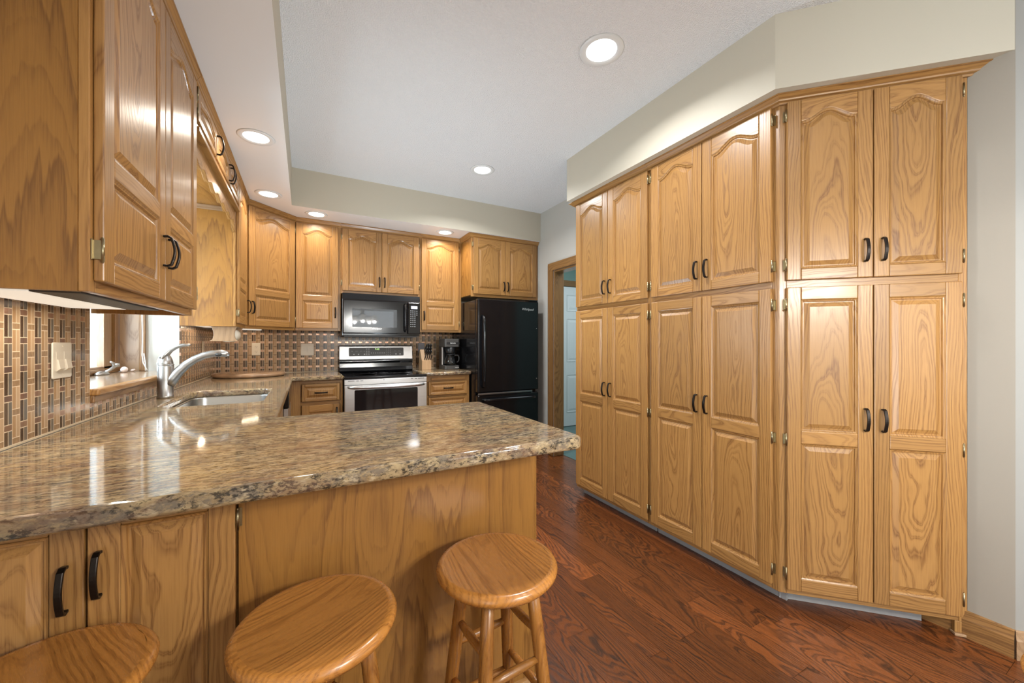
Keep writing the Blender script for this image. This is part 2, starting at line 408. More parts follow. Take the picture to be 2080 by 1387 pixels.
# soffits
def sof(m):
    X1, Y1 = XL+.6474, 3.8302
    m.add([(XL, -.6, ZS), (X1, -.6, ZS), (X1, Y1, ZS), (XR, Y1, ZS), (XR, YB, ZS), (XL, YB, ZS)]+[(XL, -.6, ZC), (X1, -.6, ZC), (X1, Y1, ZC), (XR, Y1, ZC), (XR, YB, ZC), (XL, YB, ZC)],
          [(5, 4, 3, 2, 1, 0)], mat=0)
    m.add([(XL, -.6, ZS), (X1, -.6, ZS), (X1, Y1, ZS), (XR, Y1, ZS), (XL, -.6, ZC), (X1, -.6, ZC), (X1, Y1, ZC), (XR, Y1, ZC)], [(0, 1, 5, 4), (1, 2, 6, 5), (2, 3, 7, 6)], mat=1)
mb = MB(); sof(mb); struct(mb.build('wall_soffit_kitchen', [SOFW, WALL]))
mb = MB()
fp = [(XPS, 2.606), (XPS, 2.91-XPS), (2.5, .41), (2.75, .30), (2.75, 1.25), (XR, 1.25), (XR, 2.606)]
mb.prism_z(fp, ZPS, ZC)
struct(mb.build('wall_soffit_pantry', WALL))
# hall beyond the doorway
shell('floor_hall', TEALT, lambda m: m.box(XR+.121, 4.5, 2.0, 4.85, -.05, .004))
shell('wall_hall_far', HALLP, lambda m: m.box(XR+.121, 4.5, 4.75, 4.85, .004, ZC))
shell('wall_hall_right', HALLP, lambda m: m.box(4.42, 4.5, 2.0, 4.75, .004, ZC))
shell('wall_hall_near', HALLP, lambda m: m.box(XR+.121, 4.5, 1.92, 2.0, 0, ZC))
area('hall_fill', (3.4, 3.2, 2.6), (0, 0, 0), 1.2, 1.2, 34, (.9, .98, 1))  # added area fill under the hall ceiling
# doorway casing + jamb
mb = MB()
for x0, x1 in ((XR-.018, XR), (XR+.12, XR+.138)):
    for y0, y1 in ((DY1, DY1+.09), (DY0-.09, DY0)):
        mb.box(x0, x1, y0, y1, 0.004, DZ+.085, g='Y', style='straight')
    mb.box(x0-.002, x1, DY0-.09, DY1+.09, DZ, DZ+.085, g='y', style='straight')
    mb.box(x0-.006, x0+.004, DY1+.066, DY1+.086, 0.004, DZ+.07, g='Y', style='straight')
mb.box(XR, XR+.12, DY1-.02, DY1-.0005, .004, DZ-.0005, g='z', style='flat'); mb.box(XR, XR+.12, DY0+.0005, DY0+.02, .004, DZ-.0005, g='z'); mb.box(XR, XR+.12, DY0+.02, DY1-.02, DZ-.02, DZ-.0005, g='y')
struct(mb.build('door_1', OAKT, bevel=.003))
# six panel hall door
mb = MB(); X0 = 3.02; WD = .80
mb.box(X0, X0+WD, 4.715, 4.748, .012, 2.10)
pan = [(.12, .36), (.44, .68)]
struct_door = mb.build('door_2', WHITE); struct(struct_door)
def hp(x0, x1, z0, z1):
    m = MB(); y = 4.715
    q = [(0, 0), (.012, .007), (.02, .007), (.05, .001)]
    vs = []; 
    for ins, dp in q: vs += [(X0+x0+ins, y-.0065+dp, z0+ins), (X0+x1-ins, y-.0065+dp, z0+ins), (X0+x1-ins, y-.0065+dp, z1-ins), (X0+x0+ins, y-.0065+dp, z1-ins)]
    fs = []
    for r in range(3): fs += [(r*4+i, r*4+(i+1) % 4, (r+1)*4+(i+1) % 4, (r+1)*4+i) for i in range(4)]
    fs.append((12, 13, 14, 15)); m.add(vs, fs); m.build('door_panel', WHITE, struct_door)
for x0, x1 in ((.10, .36), (.44, .70)):
    hp(x0, x1, .22, .78); hp(x0, x1, .98, 1.62); hp(x0, x1, 1.74, 1.98)
mb = MB()
for x0, x1, z0, z1, g in ((X0-.09, X0-.003, .006, 2.20, 'z'), (X0+WD+.003, X0+WD+.09, .006, 2.20, 'z'), (X0-.003, X0+WD+.003, 2.112, 2.20, 'x')): mb.box(x0, x1, 4.725, 4.749, z0, z1, g=g, style='straight')
struct(mb.build('trim_1', OAKT, bevel=.003))
# baseboards
def bbprof(d): return [(0, 0), (d, 0), (d, .075), (d*.8, .082), (d*.55, .098), (d*.5, .108), (0, .112)]
mb = MB()
mb.prism_y([(2.4995-p[0], p[1]) for p in bbprof(.015)][::-1], .41, .70, g='y', style='flat')
struct(mb.build('baseboard_right', OAKT))
mb = MB(); k = .70711
def along(s, out, z): return (2.5+s*k-out*k, .41-s*k-out*k, z)
vs = []; 
for s_ in (0, 1.13):
    for p in bbprof(.015): vs.append(along(s_-(p[0]*.414 if s_ == 0 else 0), p[0]+.0005, p[1]))
n = 7
mb.add(vs, [tuple(range(n-1, -1, -1)), tuple(range(n, 2*n))]+[(i, (i+1) % n, (i+1) % n+n, i+n) for i in range(n)], g='x', style='straight')
struct(mb.build('baseboard_angled', OAKP))

# backsplash tile
def tilebox(m, a, b, z0, z1, wall):
    t = .008
    if wall == 'L':
        x = XL+t; vs = [(x, a, z0), (x, b, z0), (x, b, z1), (x, a, z1), (XL, a, z0), (XL, b, z0), (XL, b, z1), (XL, a, z1)]
        key = lambda p: p[1]-1.6195+.0347*200
    else:
        y = YB-t; vs = [(a, y, z0), (b, y, z0), (b, y, z1), (a, y, z1), (a, YB, z0), (b, YB, z0), (b, YB, z1), (a, YB, z1)]
        key = lambda p: p[0]+.735+.0347*200
    o = len(m.v); m.v += vs
    for f in [(0, 1, 2, 3), (0, 4, 5, 1), (1, 5, 6, 2), (2, 6, 7, 3), (3, 7, 4, 0)]:
        m.f.append([i+o for i in f]); m.m.append(0); m.t.append(.5); m.sm.append(False)
        for i in f: m.g.append((key(vs[i]), 0, vs[i][2]))
mb = MB()
tilebox(mb, .55, WY0, C, UB+.02, 'L'); tilebox(mb, WY0, WY1, C, 1.022, 'L'); tilebox(mb, WY1, YB-.008, C, UB, 'L')
struct(mb.build('wall_backsplash_left', TILE))
mb = MB(); CK = simple('caulk', (.50, .40, .27), .6)
mb.box(XL+.0082, XL+.0135, .56, YB-.0135, C+.0003, C+.0055); mb.box(XL+.0082, .31, YB-.0135, YB-.0082, C+.0003, C+.0055); mb.box(1.078, 1.568, YB-.0135, YB-.0082, C+.0003, C+.0055)
struct(mb.build('trim_2', CK))
mb = MB(); tilebox(mb, XL+.008, 1.70, C-.05, 1.76, 'B'); struct(mb.build('wall_backsplash_back', TILE))

# ------------------------------------------------------------------ window over the sink
mb = MB(); XW = -1.043
for y0, y1 in ((WY0, WY0+.05), (WY1-.066, WY1-.001), (2.69, 2.76)): mb.box(XW-.05, XW, y0, y1, 1.077, WZ1, g='Y', style='straight')
mb.box(XW-.05, XW+.006, WY0, WY1-.001, 1.077, 1.105, g='y', style='straight'); mb.box(XW-.05, XW, WY0, WY1-.001, WZ1-.05, WZ1, g='y')
win = struct(mb.build('window_1', OAKT, bevel=.002))
for a, b in ((WY0+.05, 2.69), (2.76, WY1-.066)):
    m = MB()
    for y0, y1 in ((a, a+.085), (b-.12, b-.02)): m.box(XW-.045, XW-.012, y0, y1, 1.105, WZ1-.05, g='Y', style='straight')
    m.box(XW-.045, XW-.012, a, b, 1.105, 1.118, g='y'); m.box(XW-.045, XW-.012, a, b, WZ1-.1, WZ1-.05, g='y')
    m.build('sash', OAKP, win, bevel=.002)
    m = MB(); m.box(XW-.034, XW-.030, a+.06, b-.06, 1.11, WZ1-.09); m.build('glass_pane', GLASS, win)
    m = MB()
    for y0, y1 in ((b-.058, b-.040), (b-.034, b+.05), (a-.03, a+.02)): m.box(XW-.10, XW-.052, y0, y1, 1.10, WZ1-.05)
    m.box(XW-.10, XW-.05, a, b, 1.085, 1.10); m.build('outer_frame', WHITE, win, bevel=.002)
m = MB(); m.box(XW-.05, XL+.03, WY0+.002, WY1+.03 if False else WY1-.002, 1.056, 1.076, g='y', style='flat'); m.build('sill', wood('oak_sill', (.40, .28, .18), (.28, .18, .10), rough=.10, coat=.9), win, bevel=.006)
m = MB(); m.box(XL+.001, XL+.036, WY0-.002, WY1+.05, 1.050, 1.0765, g='y', style='straight'); m.build('sill_nosing', OAK, win, bevel=.007, seg=3)
m = MB(); m.box(XL+.0005, XL+.020, WY0, WY1+.03, 1.022, 1.050, g='y', style='straight'); m.build('apron', OAKT, win, bevel=.003)
m = MB(); m.box(XW+.002, -.947, WY1-.014, WY1-.001, 1.077, WZ1, g='z', style='flat'); m.box(XW+.002, -.947, WY0+.001, WY0+.014, 1.077, WZ1, g='z', style='flat'); m.build('jamb', OAKP, win)
m = MB(); m.box(-.947, -.9175, WY1-.022, WY1-.001, 1.077, WZ1, g='z', style='straight'); m.box(-.947, -.9175, WY0+.001, WY0+.022, 1.077, WZ1, g='z', style='straight'); m.build('casing', OAKT, win, bevel=.003)
# crank handle
m = MB()
m.lathe([(.0, 0), (.030, 0), (.032, .006), (.026, .014), (.012, .020), (0, .021)], (0, 0, 0), 20)
ck = m.build('crank_base', NICKEL, win); ck.location = (XW+.03, 3.02, 1.077); ck.scale = (.8, 1.9, 1)
m = MB(); m.tube([(0, 0, 0), (.01, .03, .012), (.02, .06, .03), (.02, .085, .034)], [.007, .008, .009, .006], 10); m.lathe([(0, -.012), (.011, -.009), (.013, 0), (.011, .009), (0, .012)], (.02, .09, .036), 14)
m.tube([(.02, .055, .025), (.015, .05, .05), (.01, .035, .058)], [.006, .008, .005], 10)
ck = m.build('crank_handle', NICKEL, win); ck.location = (XW+.035, 3.05, 1.09)
# outside: white neighbouring wall with an oval plate
SIDE = simple('siding_white', (.70, .72, .73), .6, vary=.01)
mb = MB(); mb.box(-6.0, -1.06, 5.5, 5.6, -.2, 4.2); ow = struct(mb.build('wall_exterior', SIDE))
m = MB()
for i in range(22): m.box(-6.0, -1.06, 5.494, 5.4995, -.2+i*.2, -.012+i*.2)
m.build('siding_boards', SIDE, ow, bevel=.003)
m = MB(); m.lathe([(0, 0), (.040, 0), (.043, -.008), (.036, -.016), (.02, -.02), (0, -.02)], (0, 0, 0), 28, 'y'); p = m.build('oval_plate', simple('plate_gold', (.42, .40, .27), .4, .2), ow); p.location = (-1.945, 5.493, 1.197)
mb = MB(); mb.box(-9, -1.05, -4, 8.5, -.3, -.2); struct(mb.build('floor_outside', simple('ground_outside', (.35, .36, .33), .9, vary=.2)))

mb = MB(); mb.tube([(-.942+.018, WY1-.045+.004*math.sin(i*.9), 2.1-i*.051) for i in range(19)]+[(-.918, WY1-.05, 1.13), (-.905, WY1-.055, 1.10), (-.895, WY1-.06, 1.081)], .0032, 8)
mb.tube([(-.915, WY1-.05, 1.19), (-.905, WY1-.06, 1.13), (-.90, WY1-.075, 1.081)], .003, 8)
tag(mb.build('blind_cord', CORDW), 'white cord hanging down beside the window onto the wooden sill', 'cord')
mb = MB(); mb.lathe([(0, -.026), (.008, -.022), (.015, -.008), (.017, .004), (.013, .016), (.004, .024), (0, .025)], (0, 0, 0), 18, 'y')
for i in range(4): mb.lathe([(.0165-i*.003, -.001), (.018-i*.003, 0), (.0165-i*.003, .001)], (0, .004+i*.005, .001), 16, 'y')
o = tag(mb.build('seashell', SHELL), 'larger pink and white seashell on the window sill', 'shell'); o.location = (-.985, 3.23, 1.0925)
mb = MB(); mb.lathe([(0, -.016), (.006, -.013), (.008, 0), (.005, .012), (0, .016)], (0, 0, 0), 14, 'y'); mb.lathe([(0, -.008), (.005, -.004), (.006, 0), (0, .008)], (.004, .012, .003), 12, 'y')
o = tag(mb.build('seashell', SHELL), 'tiny white shell on the sill nearest the hanging cord', 'shell'); o.location = (-.965, 3.295, 1.0845)

# ------------------------------------------------------------------ cabinet parts
def arch(u): a = abs(2*u-1)/.94; return .5+.5*math.cos(PI*min(1, a))
def outline(x0, x1, z0, z1, A, ins):
    pts = [(x0+ins, z0+ins), (x1-ins, z0+ins)]
    if A:
        n = 22
        for i in range(n+1):
            u = 1-i/n; pts.append((x0+ins+(x1-x0-2*ins)*u, z1-A+A*arch(u)-ins))
    else: pts += [(x1-ins, z1-ins), (x0+ins, z1-ins)]
    return pts
def door(parent, x0, x1, z0, z1, panels, yf=-.02, handle=None, hinges=(), st=.056, name='door', rail=.056):
    """panels: list of (zlow, zhigh, arch_height); front face at y=yf, back at y=0"""
    m = MB(); g = .0009
    yb = -.0008
    m.box(x0, x0+st, yf, yb, z0, z1, g='z', style='straight'); m.box(x1-st, x1, yf, yb, z0, z1, g='z', style='straight')
    a, b = x0+st+g*.3, x1-st-g*.3
    zz = z0
    for i, (pl, ph, A) in enumerate(panels):
        m.box(a, b, yf, yb, zz, pl, g='x', style='mid')
        zz = ph
        if A:
            ol = outline(x0+st, x1-st, pl, ph, A, 0)[2:]     # right to left along the arch
            poly = [(p[0], p[1]) for p in ol[::-1]]+[(b, z1), (a, z1)]
            poly[0] = (a, poly[0][1]); poly[len(ol)-1] = (b, poly[len(ol)-1][1])
            m.prism_y(poly, yf, yb, g='x', style='flat'); zz = None
    if zz is not None: m.box(a, b, yf, yb, zz, z1, g='x', style='mid')
    d = m.build(name, OAK, parent, bevel=.0032, seg=2)
    for pl, ph, A in panels:
        m = MB(); rings = [(0, yf+.001), (.005, yf+.0045), (.008, yf+.005), (.011, yf+.011), (.015, yf+.011), (.033, yf+.0025), (.034, yf+.0018)]
        vs = []; N = 0
        for ins, y in rings:
            ol = outline(x0+st, x1-st, pl, ph, A, ins); N = len(ol); vs += [(p[0], y, p[1]) for p in ol]
        fs = []
        for r in range(len(rings)-1): fs += [(r*N+i, r*N+(i+1) % N, (r+1)*N+(i+1) % N, (r+1)*N+i) for i in range(N)]
        fs.append(tuple((len(rings)-1)*N+i for i in range(N)))
        m.add(vs, fs, g='z', style='flat'); m.build('panel', OAK, d)
    if handle: pull(d, *handle, yf)
    for hx, hz, side in hinges: hinge(d, hx, hz, side, yf)
    return d
def pull(parent, x, z, vert, yf, L=.096):
    m = MB(); P = []
    n = 10
    path = [(-L/2, 0), (-L/2-.002, -.012), (-L/2+.004, -.021)]+[(-L/2+.004+(L-.008)*i/n, -.021-.009*math.sin(PI*i/n)) for i in range(1, n)]+[(L/2-.004, -.021), (L/2+.002, -.012), (L/2, 0)]
    for t, o in path: P.append((x, yf+o, z+t) if vert else (x+t, yf+o, z))
    m.bar(P, .0062, .0036, (1, 0, 0) if vert else (0, 0, 1))
    return m.build('handle', BRONZE, parent, bevel=.002)
def hinge(parent, x, z, side, yf):
    m = MB(); s = side
    m.tube([(x, yf+.002, z-.026), (x, yf+.002, z+.026)], .0037, 10)
    m.box(min(x, x+s*.008), max(x, x+s*.008), -.0024, -.0008, z-.024, z+.024)
    m.box(x-.003, x+.003, yf, -.001, z-.022, z+.022)
    m.lathe([(0, -.031), (.003, -.029), (.003, .029), (0, .031)], (x, yf+.002, z), 8)
    return m.build('hinge', BRASS, parent)
def boxbody(parent, foot, z0, z1, mat=OAKV, name='body'):
    m = MB(); m.prism_z(foot, z0, z1, g='Y', style='flat', off=(0.02, .03, .25)); return m.build(name, mat, parent)
def frame(parent, w, z0, z1, openings, d=.019):
    """face frame board work: openings list of (x0,x1,z0,z1) only used for stile positions"""
    m = MB(); xs = openings
    for a, b in xs: m.box(a, b, 0, d, z0, z1, g='z', style='straight')
    m.box(xs[0][1], xs[-1][0], .0004, d, z0, z0+.03, g='x', style='straight'); m.box(xs[0][1], xs[-1][0], .0004, d, z1-.05, z1, g='x', style='straight')
    return m
CROWN = [(0, -.045), (.007, -.045), (.010, -.036), (.018, -.031), (.020, -.024), (.032, -.008), (.036, -.006), (.036, 0), (0, 0)]
def crown(parent, path, ztop, k0=0, k1=0, sc=1.0, h=1.0):
    """path: local xy points, outward = to the right-hand (-y for +x travel)"""
    pts = [Vector((p[0], p[1])) for p in path]; vs = []; N = len(CROWN)
    for i, p in enumerate(pts):
        d0 = (pts[i]-pts[i-1]).normalized() if i else None
        d1 = (pts[i+1]-pts[i]).normalized() if i < len(pts)-1 else None
        if d0 is None: n = Vector((d1.y, -d1.x)); t = -d1*k0; mv = n+t
        elif d1 is None: n = Vector((d0.y, -d0.x)); t = d0*k1; mv = n+t
        else:
            n0 = Vector((d0.y, -d0.x)); n1 = Vector((d1.y, -d1.x)); b = (n0+n1).normalized(); mv = b/max(.2, b.dot(n0))
        for o, z in CROWN: q = p+mv*o*sc; vs.append((q.x, q.y, ztop+z*h))
    fs = []
    for i in range(len(pts)-1): fs += [(i*N+j, i*N+(j+1) % N, (i+1)*N+(j+1) % N, (i+1)*N+j) for j in range(N)]
    fs += [tuple(range(N-1, -1, -1)), tuple((len(pts)-1)*N+j for j in range(N))]
    m = MB(); m.add(vs, fs, g='x', style='straight'); return m.build('crown_molding', OAK, parent)
def upper(label, loc, rz, wd, z0, z1, stiles, doors, depth=.31, foot=None, crown_path=None, k0=0, k1=0, sc=1, h=1, ztop=None, group=None, name='wall_cabinet', cat='cabinet', top=.02):
    t = thing(name, label, cat, (loc[0], loc[1], z0), rz, group)
    # everything inside is in local coordinates with z measured from z0
    hh = z1-z0
    if foot is None: foot = [(0, .019), (wd, .019), (wd, depth), (0, depth)]
    boxbody(t, foot, top if top else 0, hh)
    m = frame(t, wd, 0, hh, stiles); m.build('face_frame', OAK, t, bevel=.0015, seg=1)
    for d in doors:
        d = dict(d); zz0 = d.pop('z0')-z0; zz1 = d.pop('z1')-z0
        d['panels'] = [(a-z0, b-z0, c) for a, b, c in d['panels']]
        if d.get('handle'): x, z, v = d['handle']; d['handle'] = (x, z-z0, v)
        d['hinges'] = [(x, z-z0, s) for x, z, s in d.get('hinges', ())]
        door(t, d.pop('x0'), d.pop('x1'), zz0, zz1, **d)
    if crown_path: crown(t, crown_path, (ztop or ZS)-z0-.0006, k0, k1, sc, h)
    return t
def up_panels(z0, z1, A=.045, split=True):
    if split: return [(z0+.052, z0+.262, 0), (z0+.312, z1-.052, A)]
    return [(z0+.052, z1-.052, A)]
ZD0, ZD1 = 1.402, 2.398
# left wall, nearest cabinet (local x = +Y)
Y0, Y1 = 1.241, 2.153
t = upper('large oak wall cabinet nearest the camera on the left wall, above the light switch', (XF, Y0), PI/2, Y1-Y0, UB, ZS-.002, [(0, .03), (Y1-Y0-.03, Y1-Y0)],
  [dict(x0=.016, x1=.468, z0=ZD0, z1=ZD1, panels=up_panels(ZD0, ZD1), handle=(.445, 1.565, True), hinges=((.012, 1.475, -1), (.012, 2.32, -1))),
   dict(x0=.471, x1=.897, z0=ZD0, z1=ZD1, panels=up_panels(ZD0, ZD1), handle=(.497, 1.565, True), hinges=((.902, 1.475, 1), (.902, 2.32, 1)))],
  crown_path=[(0, 0), (Y1-Y0, 0)])
m = MB(); m.box(-.0012, .018, .0192, .3105, -.0006, ZS-UB-.004, g='Y', off=(.05, .02, .15)); m.build('end_panel', OAKV, t)
m = MB(); m.box(Y1-Y0-.018, Y1-Y0+.0005, .0192, .3105, -.0006, ZS-UB-.004, g='Y'); m.build('end_panel', OAKV, t)
ZDR = .02
ul = thing('under_cabinet_light', 'white lit strip lamp under the nearest left wall cabinet', 'lamp', (-.62, 1.55, UB+.0195))
m = MB(); m.box(.0705, .155, -.27, .28, -.022, -.0005, g='y'); m.box(-.07, .0705, -.27, .28, -.010, -.0005, g='y')
m.build('housing', GREYD, ul, bevel=.002)
m = MB(); m.box(-.07, .070, -.27, .28, -.022, -.0105); m.build('diffuser', UCL, ul, bevel=.003)
area('under_cabinet_glow', (0, 0, -.0235), (0, 0, 0), .02, .50, 1.9, (1, .88, .70), parent=ul)

def puck(label, x, y, rz, L, pw):
    t = thing('under_cabinet_light', label, 'lamp', (x, y, UB+.0195), rz)
    m = MB(); m.box(-.03, .03, -L/2, L/2, -.008, -.0005); m.build('housing', WHITE, t, bevel=.002)
    m = MB(); m.box(-.027, .027, -L/2+.004, L/2-.004, -.018, -.0085); m.build('diffuser', UCL, t, bevel=.003)
    area('under_cabinet_glow', (0, 0, -.0195), (0, 0, 0), .02, L*.9, pw, (1, .74, .46), parent=t)
puck('small lit strip lamp under the narrow wall cabinet beside the paper towels', -.66, 3.60, 0, .34, .75)
puck('lit strip lamp under the diagonal corner wall cabinet', -.50, 4.27, -PI/4, .34, .75)

# over the window
Y0, Y1 = 2.155, 3.358
zb = 2.215
def small(x0, x1, hx, hs):
    return dict(x0=x0, x1=x1, z0=2.248, z1=2.398, panels=[(2.278, 2.375, .022)], handle=(hx, 2.318, True), hinges=((hs, 2.29, -1), (hs, 2.365, -1)) if hs else (), st=.045)
t = upper('low oak cabinet with three small doors bridging over the sink window', (XF, Y0), PI/2, Y1-Y0, zb, ZS-.002, [(0, .03), (.43, .46), (Y1-Y0-.03, Y1-Y0)],
  [small(.016, .443, .418, .012), small(.447, .82, .795, None), small(.824, Y1-Y0-.016, .848, None)], crown_path=[(0, 0), (Y1-Y0, 0)], top=0)
m = MB(); m.box(.0, Y1-Y0, -.026, .019, -.022, .0, g='x', style='straight'); m.box(0, Y1-Y0, -.014, .0, .0, .018, g='x', style='straight'); m.build('light_rail', OAK, t, bevel=.003)
m = MB(); n = 96; L = Y1-Y0
def scal(u):
    x = u*L; e = abs(2*u-1)
    return -.115-.012*math.cos(2*PI*x/.17)-.045*max(0, (e-.86)/.14)**1.3
poly = [(L*i/n, scal(i/n)) for i in range(n+1)]+[(L, -.021), (0, -.021)]
m.prism_y(poly, .002, .021, g='x', style='mid'); m.build('scalloped_valance', OAK, t, bevel=.0025)
m = MB(); m.box(L-.012, L-.0005, .022, .305, -.002-.03, -.0005, g='y'); m.box(L-.018, L-.0005, .022, .305, -.014, -.0005, g='y'); m.build('cove_strip', OAKP, t, bevel=.003)

# second cabinet on left wall
Y0, Y1 = 3.36, 3.8375
wd = Y1-Y0
t = upper('narrow oak wall cabinet between the window and the diagonal corner cabinet', (XF, Y0), PI/2, wd, UB, ZS-.002, [(0, .03), (wd-.03, wd)],
  [dict(x0=.016, x1=wd-.014, z0=ZD0, z1=ZD1, panels=up_panels(ZD0, ZD1), handle=(wd-.045, 1.555, True), hinges=((.012, 1.475, -1), (.012, 2.32, -1)))], crown_path=[(0, 0), (wd, 0)], k1=-.414)
m = MB(); m.box(-.0012, .018, .0192, .3105, -.0006, ZS-UB-.004, g='Y', off=(.03, .03, .1)); m.build('end_panel', OAKV, t)
# diagonal corner
A0 = Vector((XF, 3.8375)); B0 = Vector((XF+.3545, 3.8375+.3545)); wd = (B0-A0).length
def loc2(p, o, rz): q = Matrix.Rotation(-rz, 2) @ (Vector(p)-Vector(o)); return (q.x, q.y)
ft = [loc2(p, A0, PI/4) for p in ((XF-.014+.0, 3.8385+.0135), (B0.x-.0135, B0.y+.014), (B0.x-.001, YB-.002), (XL+.002, YB-.002), (XL+.002, 3.8385))]
t = upper('diagonal oak corner wall cabinet above the round stone board', (A0.x, A0.y), PI/4, wd, UB, ZS-.002, [(0, .02), (wd-.02, wd)],
  [dict(x0=.02, x1=wd-.02, z0=ZD0, z1=ZD1, panels=up_panels(ZD0, ZD1), handle=(.048, 1.555, True), hinges=((wd-.016, 1.475, 1), (wd-.016, 2.32, 1)), st=.06)], foot=ft, crown_path=[(0, 0), (wd, 0)], k0=-.414, k1=-.414)
# back wall
def backcab(label, x0, x1, z0, doors, **k):
    wd = x1-x0; return upper(label, (x0, YU), 0, wd, z0, ZS-.002, k.pop('stiles', [(0, .028), (wd-.028, wd)]), doors, crown_path=[(0, 0), (wd, 0)], **k)
x0, x1 = B0.x, .3125
backcab('tall single door oak wall cabinet left of the microwave', x0, x1, UB, [dict(x0=-.077-x0, x1=.289-x0, z0=ZD0, z1=ZD1, panels=up_panels(ZD0, ZD1), handle=(.262-x0, 1.555, True), hinges=((-.081-x0, 1.475, -1), (-.081-x0, 2.32, -1)))], k0=-.414)
x0, x1 = .3135, 1.104
backcab('short two door oak wall cabinet above the black microwave', x0, x1, 1.752, [
  dict(x0=.012, x1=.389, z0=1.782, z1=ZD1, panels=up_panels(1.782, ZD1, split=False), handle=(.365, 1.885, True), hinges=((.008, 1.86, -1), (.008, 2.32, -1))),
  dict(x0=.392, x1=.776, z0=1.782, z1=ZD1, panels=up_panels(1.782, ZD1, split=False), handle=(.416, 1.885, True), hinges=((.781, 1.86, 1), (.781, 2.32, 1)))])
x0, x1 = 1.105, 1.582
backcab('tall single door oak wall cabinet above the coffee maker', x0, x1, UB, [dict(x0=.014, x1=.442, z0=ZD0, z1=ZD1, panels=up_panels(ZD0, ZD1), handle=(.04, 1.555, True), hinges=((.447, 1.475, 1), (.447, 2.32, 1)))], k1=-1)
# fridge cabinet
x0, x1 = 1.584, XR-.004; wd = x1-x0
upper('deep two door oak cabinet above the black refrigerator', (x0, YFC), 0, wd, 1.762, ZS-.002, [(0, .028), (wd-.028, wd)], [
  dict(x0=.02, x1=.407, z0=1.792, z1=ZD1, panels=up_panels(1.792, ZD1, split=False), handle=(.384, 1.89, True), hinges=((.014, 1.86, -1), (.014, 2.33, -1))),
  dict(x0=.41, x1=wd-.028, z0=1.792, z1=ZD1, panels=up_panels(1.792, ZD1, split=False), handle=(.434, 1.89, True))],
  depth=.61, crown_path=[(0, .301), (0, 0), (wd, 0)], k0=-1)

# ------------------------------------------------------------------ pantry
PZ0, PZM0, PZM1, PZ1 = .09, 1.520, 1.554, 2.397
def pantry(label, loc, rz, wd, d1, d2, stiles, depth=.40, foot=None, path=None, k0=0, k1=0, hl=True, hr=True, kick=None):
    t = thing('pantry_cabinet', label, 'cabinet', (loc[0], loc[1], 0), rz, None)
    if foot is None: foot = [(0.0005, .019), (wd-.0005, .019), (wd-.0005, depth), (0.0005, depth)]
    boxbody(t, foot, .062, ZPS-.003)
    m = MB()
    for a, b in stiles: m.box(a, b, 0, .019, .062, ZPS-.002, g='z', style='straight')
    a, b = stiles[0][1], stiles[-1][0]
    for z0, z1 in ((.062, .125), (1.50, 1.60), (2.36, ZPS-.002)): m.box(a, b, .0003, .0185, z0, z1, g='x', style='straight')
    m.build('face_frame', OAK, t, bevel=.0015, seg=1)
    for i, (x0, x1) in enumerate((d1, d2)):
        hx = x1-.03 if i == 0 else x0+.03; sx = (x0-.004, -1) if i == 0 else (x1+.004, 1)
        has = hl if i == 0 else hr
        door(t, x0, x1, PZM1, PZ1, [(PZM1+.052, PZ1-.054, .045)], handle=(hx, 1.675, True), hinges=[(sx[0], z, sx[1]) for z in (1.628, 2.335)] if has else ())
        door(t, x0, x1, PZ0, PZM0, [(PZ0+.06, .785, 0), (.845, PZM0-.06, 0)], handle=(hx, .912, True), hinges=[(sx[0], z, sx[1]) for z in (.165, .80, 1.44)] if has else ())
    crown(t, path or [(0, 0), (wd, 0)], ZPS-.0006, k0, k1, 1.38, .8)
    m = MB(); kk = kick or (.01, wd); m.box(kk[0], kk[1], .062, .075, 0.001, .0615, g='x'); m.build('toe_kick', GREYV, t)
    return t
pantry('two door oak pantry unit at the far end, next to the doorway', (XP, 2.595), -PI/2, .782, (.012, .393), (.397, .772), [(0, .02), (.76, .782)], path=[(0, .40), (0, 0), (.782, 0)], hl=False, kick=(.02, .782))
pantry('middle two door oak pantry unit between far unit and angled unit', (XP, 1.812), -PI/2, .785, (.022, .385), (.389, .757), [(0, .03), (.75, .785)], k1=.414)
wd = .695
t = pantry('angled two door oak pantry unit closest to the camera on the right', (XP, 1.027), -PI/4, wd, (.026, .357), (.361, .668), [(0, .03), (.665, wd)], foot=[(.02, .019), (wd, .019), (wd, .29), (.30, .29)], path=[(0, 0), (wd, 0), (wd, .05)], k0=.414, kick=(.02, .575))
m = MB(); m.box(wd-.042, wd, .0, .019, .012, .0615, g='z'); m.build('foot_post', OAK, t, bevel=.002)
m = MB(); m.box(wd-.047, wd+.012, -.010, .024, .0, .0118, g='x'); m.build('foot_pad', OAKP, t, bevel=.003)

# ------------------------------------------------------------------ base cabinets
def basebox(label, loc, rz, wd, depth, z1=.919, kick=.075, bmat=OAKV, body_top=None):
    t = thing('base_cabinet', label, 'cabinet', (loc[0], loc[1], 0), rz)
    m = MB(); m.box(0, wd, .019, depth, .1, body_top or z1, g='z', style='flat'); m.build('body', bmat, t)
    m = MB(); m.box(0, wd, kick, depth-.01, 0.001, .0995, g='x'); m.build('toe_kick', GREYV, t)
    return t
